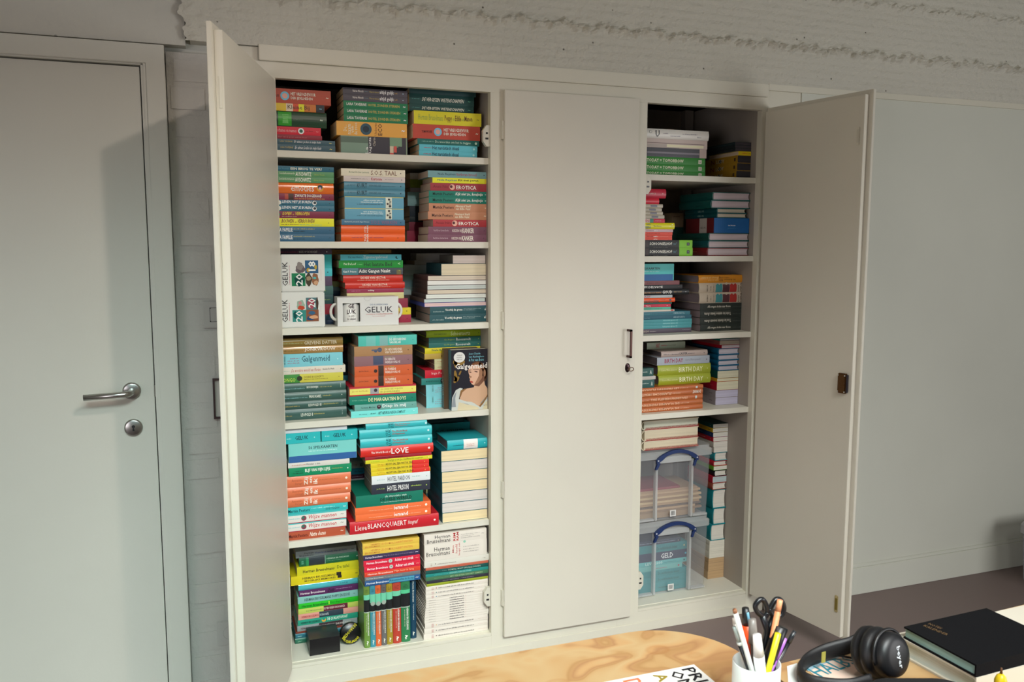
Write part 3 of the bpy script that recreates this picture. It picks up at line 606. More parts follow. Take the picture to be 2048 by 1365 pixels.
S('in right stack, third shelf, left bay', 'C2', ZS['C'], .05, 158, [
 (1100, 1600, 286, '5a5854', 'e', 'shrink-wrapped pack, white paper ends', [], dict(pg='beb2aa', deep=.17)),
 (925, 1625, 468, '1a424a', 'e', 'thick paperback, dark teal spine, cream pages', [], dict(pg='ccc0a4', deep=.2)),
 (722, 1628, 545, '543c3a', 'e', 'brown-spined book turned sideways', [L(.2,.6,.35,.55,'2c2020')], dict(pg='c8bcaa')),
 (715, 1628, 615, '4c3e3c', 'e', 'shrink-wrapped book, white pages outward', [L(.2,.6,.35,.55,'2c2020')], dict(pg='dcdcd4')),
 (715, 1632, 685, '4c403e', 'e', 'book with blue-edged pages outward', [L(.2,.6,.35,.55,'2c2020')], dict(pg='bcc4c0')),
 (715, 1632, 752, '503c38', 'e', 'book with red-brown cover edge', [L(.2,.6,.35,.55,'2c2020')], dict(pg='ccc0ac')),
 (690, 1625, 822, '483e3e', 'e', 'shrink-wrapped book, shiny page ends', [L(.2,.6,.35,.55,'2c2020')], dict(pg='d4d8d0')),
 (665, 1595, 882, '5a4c4a', 'e', 'thin book with pale blue pages', [], dict(pg='bcc8c4')),
 (670, 1612, 945, '3a4aa0', 'e', 'thin book, blue cover, pink pages', [], dict(pg='d0b4b0')),
 (760, 1615, 1062, '1c484e', 'p', 'dark teal paperback with white title', vg(0), dict(deep=.2)),
 (755, 1610, 1187, '1c484e', 'p', 'dark teal paperback with white title', vg(-8), dict(deep=.2)),
], gain=gC, pg='8a7c74')
S('in back pile by right wall, third shelf, left bay', 'C2', ZS['C'], .30, 130, [
 (552, 1500, 238, 'a4a49e', 'x', 'pearly grey packet', [], dict(deep=.1, name='packet', soft=.25)), (525, 1400, 305, 'a0a29c', 'p', 'pale grey book'), (355, 1100, 385, 'a8b8ba', 'p', 'pale blue-white book'), (360, 1100, 458, '9cb4b4', 'p', 'pale aqua book'),
 (350, 1100, 540, '8ca49c', 'p', 'sage book'), (350, 1100, 640, '7c9ca4', 'p', 'grey-blue book'), (360, 1100, 760, '94a8a8', 'p', 'silvery book'), (360, 1100, 1000, '403838', 'p', 'thick brown book')], gain=gC)
# ---- left bay, fourth shelf
S('in left stack, fourth shelf, left bay', 'D1', ZS['D'], .058, 135, [
 (60, 1078, 255, '866c36', 'h', 'bronze gloss hardback with pale capitals', [T('GREVENS DATTER', 505, 990, .18, .62, 'c4b89c', 'b'), L(200,485,.3,.5,'a0a070')], dict(soft=.16)),
 (60, 1082, 365, 'a47e4a', 'h', 'copper gloss hardback with cream capitals', [T('JONKVROUW', 512, 968, .2, .75, 'dcd0c0', 'b'), L(195,485,.35,.52,'6c603c'), C(1020,.5,12,'7c5830')], dict(soft=.2)),
 (60, 1075, 560, '78bec8', 'p', 'thick light blue paperback, dark title', [T('Galgenmeid', 470, 885, .22, .85, '1c4458'), L(300,435,.62,.7,'a05070'), L(262,437,.44,.52,'a05070'), L(262,437,.27,.35,'a05070'), C(1002,.5,14,'b4dce0'), L(205,235,.2,.9,'507c7c','r')]),
 (100, 1115, 668, 'd2caba', 'p', 'cream paperback with red script title', [T('De wondere wereld van Florian', 315, 752, .3, .75, 'b04c3c', 'i'), T('Annelies De Waele', 778, 950, .45, .68, '3c3c3c', 'b'), L(205,290,.45,.52,'2c9488'), C(1050,.5,12,'808078')]),
 (60, 1082, 795, 'c2ba44', 'p', 'yellow-green paperback with dark portrait', [B(60,442,0,1,'3a8236'), T('CONGO', 158, 378, .12, .6, 'b0c44c', 'b'), C(438,.5,38,'28301c'), T('DESIRE BOSSAERTS', 505, 795, .5, .74, '786428'), L(505,858,.3,.4,'786428'), C(1020,.5,11,'786428')]),
 (60, 1120, 938, '3a5a52', 'h', 'dark grey-green hardback', [L(205,520,.32,.5,'78a4a4'), T('BOUDEWIJN', 545, 712, .3, .6, 'd4d8cc', 'b'), L(738,910,.4,.55,'a49c5c'), L(1040,1050,.3,.75,'b8c4bc','r')]),
 (60, 1130, 1072, '3a5a52', 'h', 'dark grey-green hardback', [L(212,555,.32,.5,'78a4a4'), T('PRINS KAREL', 580, 762, .3, .62, 'd4d8cc', 'b'), L(782,905,.42,.56,'a49c5c'), C(1062,.5,12,'c8d0c8')]),
 (60, 1130, 1192, '34544e', 'h', 'dark grey-green hardback', [L(210,445,.28,.55,'a09258'), T('LEOPOLD III', 570, 760, .3, .62, 'd4d8cc', 'b'), L(778,1010,.42,.6,'a49c5c'), L(1060,1070,.3,.75,'b8c4bc','r')]),
 (60, 1135, 1343, '34544e', 'h', 'dark grey-green hardback', [L(215,330,.32,.55,'a09258'), T('LEOPOLD II', 458, 635, .32, .62, 'd4d8cc', 'b'), L(650,808,.42,.58,'a49c5c'), L(1065,1075,.3,.75,'b8c4bc','r')]),
], xv=195, gain=gD)
tw = lambda: [B(1600,1680,0,1,'30201a'), C(1560,.5,26,'30201a'), T('DE TWEEDE', 1697, 1860, .52, .74, 'dcd4c8', 'b'), T('WERELDOORLOG', 1697, 1920, .22, .46, 'dcd4c8', 'b'), L(1697,1838,.82,.9,'8ca05c'), T('Jan De Clerck', 1312, 1455, .44, .6, '40201c'), C(2040,.5,14,'5c2814')]
S('in middle stack, fourth shelf, left bay', 'D1', ZS['D'], .03, 100, [
 (1305, 2168, 250, '4ab2a4', 'p', 'turquoise paperback, two-line white capitals', [B(1420,1560,0,1,'6cb4ac'), B(1620,1740,0,1,'78a8a4'), T('DE GESCHIEDENIS', 1763, 2010, .48, .72, 'e0e4dc', 'b'), T('VAN BELGIE', 1763, 1930, .18, .42, 'e0e4dc', 'b'), L(1763,1872,.8,.88,'a8d8cc'), C(2110,.5,10,'2c7c70')]),
 (1245, 2103, 400, 'a07850', 'p', 'tan paperback with leaping figure', [C(1620,.6,34,'3c4c68'), C(1560,.5,24,'3c4c68'), B(1500,1650,.5,.66,'4c5468'), T('DE GESCHIEDENIS', 1697, 1947, .5, .74, 'dcd0c0', 'b'), T('VAN VLAANDEREN', 1697, 1955, .2, .44, 'dcd0c0', 'b'), L(1697,1838,.8,.88,'7c9c5c'), C(2040,.5,13,'5c4428')]),
 (1245, 2103, 548, '845e62', 'p', 'dusty mauve paperback', [B(1525,1675,.1,1,'3e4660'), T('DE EERSTE', 1697, 1850, .5, .74, 'dcd0cc', 'b'), T('WERELDOORLOG', 1697, 1920, .2, .44, 'dcd0cc', 'b'), L(1697,1838,.8,.88,'7c9c6c'), C(2040,.5,13,'583c40')]),
 (1250, 2105, 702, 'c25628', 'p', 'orange paperback with black silhouette', tw()),
 (1250, 2108, 850, 'c25628', 'p', 'orange paperback with black silhouette', tw()),
 (1172, 2158, 990, 'b01c2e', 'p', 'red-bordered yellow paperback', [B(1178,2158,.14,.82,'d8d066'), T('Jan van den Berghe', 1212, 1455, .4, .62, 'b87438'), B(1480,1610,.15,.81,'98989c'), C(1560,.55,26,'302830'), T('GLORIEUZE WIJVEN', 1630, 1960, .5, .7, '8c843c'), T('EN DUIVELINNEN', 1630, 1910, .22, .42, '8c843c'), C(2098,.5,13,'c08c50')]),
 (1175, 2160, 1118, '08745e', 'p', 'green paperback, yellow capitals', [T('PETER SCHRIJVERS', 1212, 1435, .4, .56, '7cb098'), T('DE MARGRATEN BOYS', 1455, 2008, .28, .72, 'd4d8a8', 'b'), C(2098,.5,13,'04483a')]),
 (1250, 2165, 1208, '649e94', 'p', 'sage green paperback, fat white title', [T('Germania Marchan', 1345, 1555, .35, .65, '1c4440'), C(1610,.5,32,'381c2a'), C(1610,.6,14,'a8b8b0'), T('Diep in mij', 1660, 2008, .18, .86, 'e0e4e0', 'b'), C(2100,.5,10,'24504a')]),
 (1197, 2185, 1308, '70d0ca', 'p', 'pale aqua paperback, dark italic capitals', [L(1315,1440,.4,.56,'3c8484'), L(1485,1565,.3,.7,'24605c'), T('HET NEUROLOGISCH COMPLOT', 1597, 2000, .28, .74, '1c4c50', 'bi'), C(2125,.55,14,'b8e8e4')]),
], gain=gD, pg='8a8078')
rs = lambda a: [T('Gie Bogaert', 942+a, 1100+a, .32, .7, 'a4b43c'), T('Roosevelt', 1120+a, 1335+a, .26, .82, 'd8dcd4', 'b'), C(1450+a,.5,11,'a4b43c')]
gx = lambda: [L(850,980,.66,.73,'a8788c'), L(812,980,.48,.55,'a8788c'), L(812,980,.3,.37,'a8788c'), L(765,795,.4,.95,'5c9494','r')]
S('in right stack, fourth shelf, left bay', 'D2', ZS['D'], .113, 95, [
 (685, 1515, 195, '94ae20', 'h', 'lime green hardback, pale tall title', [T('Stan Lauryssens', 795, 980, .3, .68, '546c18'), T('Schoenaerts', 1045, 1330, .22, .85, 'd4e0a0', 'b'), C(1452,.5,11,'546c18')]),
 (722, 1508, 272, '286a62', 'p', 'dark teal paperback with bold white title', rs(4)),
 (722, 1508, 345, '286a62', 'p', 'dark teal paperback with bold white title', rs(0)),
 (663, 1480, 432, 'd8c820', 'p', 'bright yellow paperback', [T('Nele Reymen', 765, 1040, .3, .78, '3c5c58', 'b')]),
 (658, 1480, 515, 'be9e4c', 'p', 'mustard paperback with round picture', [C(935,.5,32,'30201a'), C(935,.5,16,'c07040')]),
 (803, 1480, 590, 'd0cc9c', 'p', 'pale straw book', [L(850,942,.45,.6,'a83c30')]),
 (805, 1480, 668, 'd0cc9c', 'p', 'pale straw book', [L(850,942,.45,.6,'a83c30')]),
 (665, 1480, 792, 'c81c30', 'p', 'bright red paperback', [T('Inge Pelemans', 762, 1060, .35, .75, 'e8c4c0')]),
 (612, 1480, 895, '287c74', 'p', 'teal paperback with round badge', [T('MOORD EN DOODSLAG', 680, 868, .4, .62, '104038', 'b'), C(925,.5,36,'102024'), C(925,.55,18,'b8c8c8')]),
 (680, 1480, 1058, '80cad2', 'p', 'thick light blue paperback', gx()),
 (685, 1480, 1232, '80cad2', 'p', 'thick light blue paperback', gx()),
], gain=gD, pg='84786e')
S('in half-hidden back pile, fourth shelf, left bay', 'D1', ZS['D'], .29, 118, [
 (1000, 1500, 212, '0c8850', 'p', 'vivid green book'), (1000, 1500, 310, '6c1c3c', 'p', 'wine red book', [T('DU', 1110, 1142, .35, .75, 'd8b8c0', 'b')]), (1000, 1500, 388, '5c1c38', 'p', 'dark wine book'), (1000, 1500, 540, '24303c', 'p', 'charcoal blue book', [C(1120,.5,8,'a0b0b8')]),
 (1000, 1500, 680, '22303c', 'p', 'charcoal blue book'), (1000, 1500, 762, '50a4bc', 'p', 'sky blue book'), (1000, 1500, 930, '403c3c', 'p', 'thick dark book')], gain=gD)
# ---- left bay, fifth shelf
zi = lambda a: [T('Annemie', 145+a, 255+a, .52, .78, 'b05c40'), T('Struyf', 178+a, 255+a, .2, .45, 'b05c40'), T('Zij', 272+a, 318+a, .18, .85, 'eee0d4', 'rb'), T('en', 328+a, 352+a, .28, .85, 'eee0d4', 'rb'), T('ik', 362+a, 405+a, .2, .7, 'eee0d4', 'rb'), L(418+a,640+a,.48,.56,'b86044'), C(698+a,.5,12,'eedccc')]
wm = lambda: [B(105,698,.88,1,'38b0b0'), B(105,698,0,.09,'b02840'), L(112,228,.45,.6,'9cc8c8'), C(268,.5,26,'803848'), C(262,.58,14,'2c6c5c'), T('Wijze mannen', 305, 605, .2, .82, 'c43c44', 'i'), T('~', 640, 670, .5, .62, '908880')]
EL = S('in left stack, fifth shelf, left bay', 'E1', ZS['E'], .035, 155, [
 (40, 705, 195, 'd0d4d8', 'x', 'thin white box', [], dict(name='box', deep=.12)),
 (78, 437, 303, '26b0b4', 'x', 'small turquoise card box', [L(95,145,.42,.6,'a0dcdc'), T('GELUK', 180, 312, .34, .72, '0c3c48', 'b'), C(375,.5,9,'c0e8e8')], dict(name='card_box', deep=.11)),
 (115, 803, 492, '78c8c2', 'x', 'aqua playing card box, blue base', [B(118,800,0,.34,'2c5c98'), T('56 SPELKAARTEN', 318, 608, .66, .82, '1c484c', 'b'), L(318,605,.53,.58,'d0f0ec')], dict(name='card_box', deep=.13)),
 (108, 730, 545, 'd4d0c8', 'p', 'thin white paperback', [L(145,285,.4,.6,'c08070'), T('Hoister c tim', 290, 432, .35, .75, '3c3430')]),
 (115, 750, 632, '048458', 'p', 'emerald green paperback, tall white capitals', [L(178,265,.55,.65,'0c4030'), L(160,265,.3,.42,'0c4030'), T('BLIJF VAN MIJN LIJFJE', 280, 535, .3, .8, 'e4e8dc', 'b'), L(550,660,.5,.7,'90a060'), C(712,.5,10,'d8e8d8')]),
 (100, 745, 748, 'd8744c', 'h', 'salmon hardback, upright white title', zi(0)),
 (103, 745, 850, 'd8744c', 'h', 'salmon hardback, upright white title', zi(4)),
 (105, 740, 948, 'd8744c', 'h', 'salmon hardback, upright white title', zi(0)),
 (105, 713, 1020, '34b2b2', 'p', 'turquoise paperback, dark serif author line', [T('Marnix Peeters', 108, 328, .3, .75, '0c4850', 'b'), L(345,580,.6,.75,'a8e0dc'), T('Eddy Vangelis', 487, 630, .2, .55, '284c54', 'i'), T('~', 665, 692, .45, .6, 'e0f0ec', 'b')]),
 (105, 698, 1108, 'dcd6ce', 'p', 'white paperback with red script title', wm()),
 (105, 698, 1195, 'dcd6ce', 'p', 'white paperback with red script title', wm()),
 (112, 688, 1282, 'ac4e30', 'p', 'chestnut paperback, cream script title', [T('Marnix Peeters', 85, 305, .3, .72, '5c1c14', 'b'), T('Natte dozen', 325, 495, .28, .8, 'ecd8c8', 'bi'), T('~', 640, 668, .5, .64, 'e4ccbc', 'b')]),
], xv=75, gain=gE)
wb = lambda a: [T('GE', 1095+a, 1115+a, .15, .9, '0c4c54', 'r'), T('LUK', 1120+a, 1148+a, .1, .95, '0c4c54', 'r'), T('The World Book', 1158+a, 1315+a, .55, .78, 'b0584c', 'b'), T('of Happiness', 1158+a, 1288+a, .25, .48, 'b0584c', 'b'), C(1525+a,.52,11,'c8f0f0')]
rz = lambda a: [B(1360,1540,0,1,'d82c24'), L(1005,1088,.6,.75,'a06818'), L(1015,1088,.3,.45,'c84c18'), T('RECHT ZAL ZIJN WAT IK ZEG!', 1095+a, 1368+a, .2, .85, '281c14', 'b'), C(1487+a,.5,9,'e8a040')]
S('in middle stack, fifth shelf, left bay', 'E1', ZS['E'], .02, 98, [
 (893, 1513, 158, '34b0b6', 'h', 'turquoise hardback with small red words', wb(25)),
 (830, 1562, 255, '38b4ba', 'h', 'turquoise hardback with small red words', wb(0), dict(deep=.17)),
 (838, 1565, 345, '38b4ba', 'h', 'turquoise hardback with small red words', wb(5), dict(deep=.17)),
 (842, 1577, 437, 'd02c24', 'h', 'red hardback with large white word', [T('The World Book of', 948, 1145, .32, .56, 'f0dcd4', 'b'), T('LOVE', 1152, 1325, .14, .78, 'f4ece4', 'b'), C(1533,.5,12,'f0dcd4')], dict(deep=.17)),
 (885, 1557, 465, '981c2a', 'p', 'thin dark red paperback', [L(975,1270,.3,.7,'50101c')]),
 (890, 1565, 502, 'd0c828', 'p', 'lime yellow paperback', [L(945,1035,.4,.6,'88b030'), T('Vergroot je zelfvertrouwen', 1110, 1470, .15, .85, '646818'), C(1530,.5,9,'f0ecb0')]),
 (942, 1532, 542, 'dcc424', 'p', 'thin yellow and red paperback', rz(0)), (945, 1532, 583, 'dcc424', 'p', 'thin yellow and red paperback', rz(0)), (948, 1545, 625, 'dcc424', 'p', 'thin yellow and red paperback', rz(7)),
 (953, 1545, 712, 'd8dcdc', 'p', 'white paperback, thin black capitals', [T('Jan De Cock', 1005, 1085, .4, .58, '6ca89c'), T('HOTEL PARDON', 1115, 1337, .24, .78, '202428'), L(1362,1445,.5,.66,'6ca89c'), C(1508,.5,9,'a0c0bc')]),
 (953, 1543, 812, '2a2e3a', 'p', 'charcoal paperback, tall white capitals', [T('Jan De Cock', 1003, 1083, .42, .6, 'b0c850'), T('HOTEL PRISON', 1112, 1325, .22, .78, 'e4e4e0', 'b'), L(1350,1455,.46,.64,'b0c850'), C(1507,.5,10,'b0c850')]),
 (795, 1473, 948, '08705a', 'p', 'thick deep green paperback', [T('de mooiste van', 1085, 1308, .68, .86, 'd0e0d4', 'i'), T('DE HELE WERELD', 1040, 1360, .38, .64, '0c1c18', 'b'), T('De canon van Europa in 100 gedichten', 1048, 1350, .22, .32, 'd0e0d4', 'b')], dict(deep=.2, pg='6c6460')),
 (785, 1550, 1020, 'e86c38', 'p', 'orange paperback with white word', [L(925,1165,.4,.5,'f0b898'), T('iemand', 1178, 1320, .25, .85, 'f8ece4', 'b'), L(1325,1450,.42,.52,'f0b898'), C(1503,.52,13,'f8e4d8')], dict(deep=.2)),
 (790, 1550, 1088, 'e86c38', 'p', 'orange paperback with white word', [L(925,1165,.4,.5,'f0b898'), T('iemand', 1178, 1320, .25, .85, 'f8ece4', 'b'), L(1325,1450,.42,.52,'f0b898'), C(1503,.52,13,'f8e4d8')], dict(deep=.2)),
 (733, 1632, 1228, 'c2202a', 'h', 'large bright red hardback', [T('Lieve', 785, 905, .28, .72, 'f0e8e0'), T('BLANCQUAERT', 915, 1305, .28, .74, 'f0e8e0'), T('fotograaf', 1315, 1425, .26, .72, 'f0e0d8', 'i'), C(1590,.5,11,'f0dcd4')], dict(deep=.23)),
], gain=gE, pg='807870')
TWZ = (EL[1][2]+.00015, EL[1][3]-.00015)
cr7 = [('e4d0a4', 'thick paperback, cream page ends'), ('d4ccc4', 'thick paperback, grey-white page ends')]
S('in right stack, fifth shelf, left bay', 'E2', ZS['E'], .038, 342, [
 (737, 1175, 447, '26aab2', 'h', 'turquoise hardback with white band', [B(915,1068,0,1,'e8e0d8'), L(795,912,.42,.52,'0c5460'), T('Inleiding tot', 945, 1030, .42, .56, 'c06854', 'i'), T('gelukkigheid', 945, 1030, .26, .38, 'c06854', 'i'), C(1143,.5,10,'c8ecec')], dict(deep=.15, pg='84787c')),
 (665, 1172, 572, '0c5c68', 'e', cr7[0][1], [C(.1,.5,10,'6cb0b0')], dict(pg='e4d0a4')), (667, 1172, 685, '0c5c68', 'e', cr7[1][1], [], dict(pg='d4ccc4')), (672, 1172, 800, '0c5c68', 'e', cr7[0][1], [], dict(pg='e4d0a4')),
 (675, 1172, 913, '0c5c68', 'e', cr7[0][1], [], dict(pg='e4d0a4')), (675, 1172, 1025, '0c5c68', 'e', cr7[1][1], [], dict(pg='d4ccc4')), (676, 1172, 1133, '0c5c68', 'e', cr7[1][1], [], dict(pg='d4ccc4')), (678, 1172, 1240, '0c5c68', 'e', cr7[0][1], [], dict(pg='e4d0a4')),
], gain=gE, edeep=.2)
S('in back pile by right wall, fifth shelf, left bay', 'E2', ZS['E'], .243, 118, [
 (520, 915, 165, '1e3c42', 'h', 'dark slate hardback', [], dict(deep=.12)),
 (500, 1018, 380, '26a8ae', 'x', 'turquoise card box with dark base', [B(505,1015,0,.14,'204c88'), T('52 GELUKSKAARTEN', 610, 920, .5, .68, '0c3c44', 'b')], dict(name='card_box', deep=.13)),
 (500, 900, 500, 'a8c8c4', 'p', 'pale aqua book'), (505, 900, 620, 'b4b4b0', 'p', 'grey-white book'), (505, 900, 860, 'c0503c', 'p', 'thick brick red book'), (505, 900, 915, 'bcc48c', 'p', 'straw green book'), (505, 900, 950, '3c7480', 'p', 'slate blue book'), (505, 900, 1000, 'a8603c', 'p', 'copper book'), (505, 900, 1200, '705048', 'p', 'brown book')], gain=gE)
S('in half-hidden back pile, fifth shelf, left bay', 'E1', ZS['E'], .25, 435, [
 (700, 1100, 478, 'a8b4b4', 'p', 'grey book', [T('Bradley', 765, 830, .25, .7, '3c6c84')]), (700, 1100, 550, 'd0ccc8', 'p', 'white book, black XX', [T('mij', 765, 805, .35, .6, 'b86054'), T('XX', 833, 862, .2, .65, '202020', 'b')]), (700, 1100, 612, '28a0c0', 'p', 'cyan book', [T('Wim Daniels', 778, 862, .3, .6, '0c3c50')]),
 (700, 1100, 655, '541c3a', 'p', 'plum book', [L(755,860,.35,.6,'c0a0b0')]), (700, 1100, 688, 'c4c0c0', 'p', 'white book', [L(755,860,.35,.6,'503c58')]), (700, 1100, 800, '504c4c', 'p', 'dark book'), (700, 1100, 1000, '3c3c40', 'p', 'dark thick book')], gain=gE)
# ---- left bay, floor of the cupboard
hb = lambda a, b_, c='e8e0e0', st='b': T('Herman Brusselmans', a, b_, .34, .72, c, st)
S('in left stack, bottom shelf, left bay', 'F1', ZS['F'], .147, 268, [
 (130, 722, 332, 'a4b0b4', 'p', 'pale grey paperback, blue title', [T('Herman', 215, 302, .5, .8, '444448'), T('Brusselmans', 167, 302, .16, .44, '444448'), T('Feest bij de familie Van de Velde', 320, 632, .3, .66, '38549c', 'i'), T('~', 672, 698, .45, .58, '707880')]),
 (165, 768, 418, '186c46', 'h', 'green hardback with charcoal band', [B(258,415,0,1,'323a40'), B(232,258,0,1,'34985c'), B(415,422,0,1,'90b8a0'), L(180,212,.3,.7,'70b898','r'), T('HERMAN BRUSSELMANS', 432, 650, .5, .68, 'c0d8c4', 'b'), L(432,575,.3,.4,'70a080'), T('~', 720, 748, .45, .58, 'd0d8d0', 'b')]),
 (142, 750, 505, 'dcd020', 'p', 'yellow paperback, dark title', [T('Herman Brusselmans', 200, 508, .26, .62, '38381c', 'b'), T('De tafel', 535, 650, .32, .7, '40601c')]),
 (83, 757, 602, 'e0cc14', 'p', 'wide golden yellow paperback', [T('HERMAN BRUSSELMANS', 197, 520, .55, .8, '5c5420', 'b'), T('MOGELIJKE MEMOIRES', 217, 520, .2, .46, '5c5420', 'b'), B(528,575,.55,.9,'282018'), B(540,578,.25,.55,'282018'), T('~', 710, 735, .48, .6, '5c5420')]),
 (157, 742, 652, '50b0ba', 'h', 'glossy pale blue book', [L(560,640,.4,.6,'2c6c78')], dict(soft=.12)),
 (163, 743, 710, '541e56', 'p', 'purple paperback, white author name', [hb(177, 415), T('Zeik', 438, 512, .25, .82, '201024', 'bi'), L(518,682,.55,.65,'b898b8')]),
 (150, 737, 778, '84bcb4', 'p', 'pale sage paperback, dark capitals', [T('HERMAN BRUSSELMANS', 215, 475, .28, .72, '304448', 'b'), T('POPPY EN EDDIE', 484, 658, .28, .72, '304448', 'b'), T('~', 690, 712, .45, .56, '405450')]),
 (158, 742, 828, '20b820', 'p', 'vivid green paperback', [T('Herman Brusselmans', 190, 448, .25, .7, '0c5414', 'b'), B(452,460,.2,.8,'c0e040'), T('Een dag in Gent', 470, 655, .25, .75, '148018')]),
 (155, 740, 880, 'bec85c', 'p', 'pale lime paperback, maroon band', [B(403,637,0,1,'64182c'), L(230,398,.35,.65,'7c8c50'), T('DE TERUGKEER VAN BONANZA', 405, 610, .3, .72, 'e0c8c4', 'b')]),
 (155, 740, 937, 'd89888', 'p', 'pink paperback, slate band', [B(360,595,0,1,'2e3e4a'), T('HERMAN BRUSSELMANS', 188, 356, .3, .7, 'b83c44', 'b'), T('DE DROOGTE', 365, 450, .3, .66, 'c8d0cc', 'b')]),
 (150, 738, 992, '24967a', 'p', 'sea green paperback, white capitals', [T('HERMAN BRUSSELMANS', 180, 370, .26, .66, '0c3c34', 'b'), C(405,.5,22,'e0a040'), C(405,.72,17,'24967a'), T('DE QUALASTOFONT', 440, 637, .22, .82, 'e0ecdc', 'b')]),
 (145, 732, 1047, '8c9494', 'p', 'grey paperback, dark brown band', [B(358,590,0,1,'38282c'), T('HERMAN BRUSSELMANS', 180, 355, .28, .66, '683c44', 'b'), T('NOG DRIE KEER SLAPEN EN IK WORD WAKKER', 360, 670, .3, .66, 'd4ccc4', 'b')]),
 (130, 640, 1068, '7c3828', 'p', 'brown book'), (128, 640, 1118, '246c7c', 'h', 'teal blue hardback', [L(150,190,.3,.6,'90c0c0')]), (125, 640, 1170, '246c54', 'h', 'sea green hardback', [L(150,190,.3,.6,'90c0a0')]),
], xv=83, gain=gF)
ae = lambda: [T('HERMAN', 862, 952, .55, .85, 'c87838'), T('BRUSSELMANS', 805, 952, .14, .46, 'c87838'), T('ZO DOM ALS ALBERT EINSTEIN', 965, 1268, .42, .78, 'd07c3c')]
st_ = lambda a: [hb(820+a, 1022+a, 'f4e4e4'), C(1053+a,.5,20,'b0c0b4'), C(1053+a,.5,8,'402828'), T('Achter een struik', 1095+a, 1277+a, .32, .85, 'f4e4e4', 'b'), T('~', 1298+a, 1325+a, .45, .6, 'f0c0a0')]
ZF = atY(565+803/4.873, 1050+608/4.873, .032).z
S('lying on standing set, bottom shelf, left bay', 'F1', ZF, .032, 190, [
 (780, 1335, 243, 'dcb848', 'p', 'straw yellow paperback, orange capitals', ae()),
 (783, 1335, 305, 'dcb848', 'p', 'straw yellow paperback, orange capitals', ae()),
 (790, 1338, 358, '342a4c', 'p', 'indigo paperback', [hb(808, 975, 'd8d0dc'), T('Nog drie keer slapen en ik word wakker', 988, 1282, .36, .7, '90849c'), T('~', 1295, 1322, .45, .62, 'e0dce4', 'b')]),
 (790, 1340, 415, 'd41c3a', 'p', 'bright red paperback with disc', st_(0)),
 (797, 1345, 472, 'd41c3a', 'p', 'bright red paperback with disc', st_(7)),
 (800, 1345, 517, 'd64026', 'p', 'orange-red paperback', [hb(832, 1078, 'f0dcd0'), T('Mijn haar is lang', 1088, 1282, .3, .78, 'f0a888', 'b')]),
 (803, 1345, 555, '687074', 'p', 'thin grey paperback', [hb(820, 985, 'c0c8c8'), T('De man die werk vond', 997, 1165, .3, .7, '98a0a0')]),
 (803, 1345, 608, '205084', 'p', 'royal blue paperback', [B(1042,1285,.1,.9,'4898b0'), hb(820, 1036, 'e0e8ec'), T('Kaloemmerkes in de zep', 1048, 1280, .25, .8, '184868', 'b'), T('~', 1298, 1325, .45, .6, 'e8ecec', 'b')]),
], gain=gF, pg='8c8478')
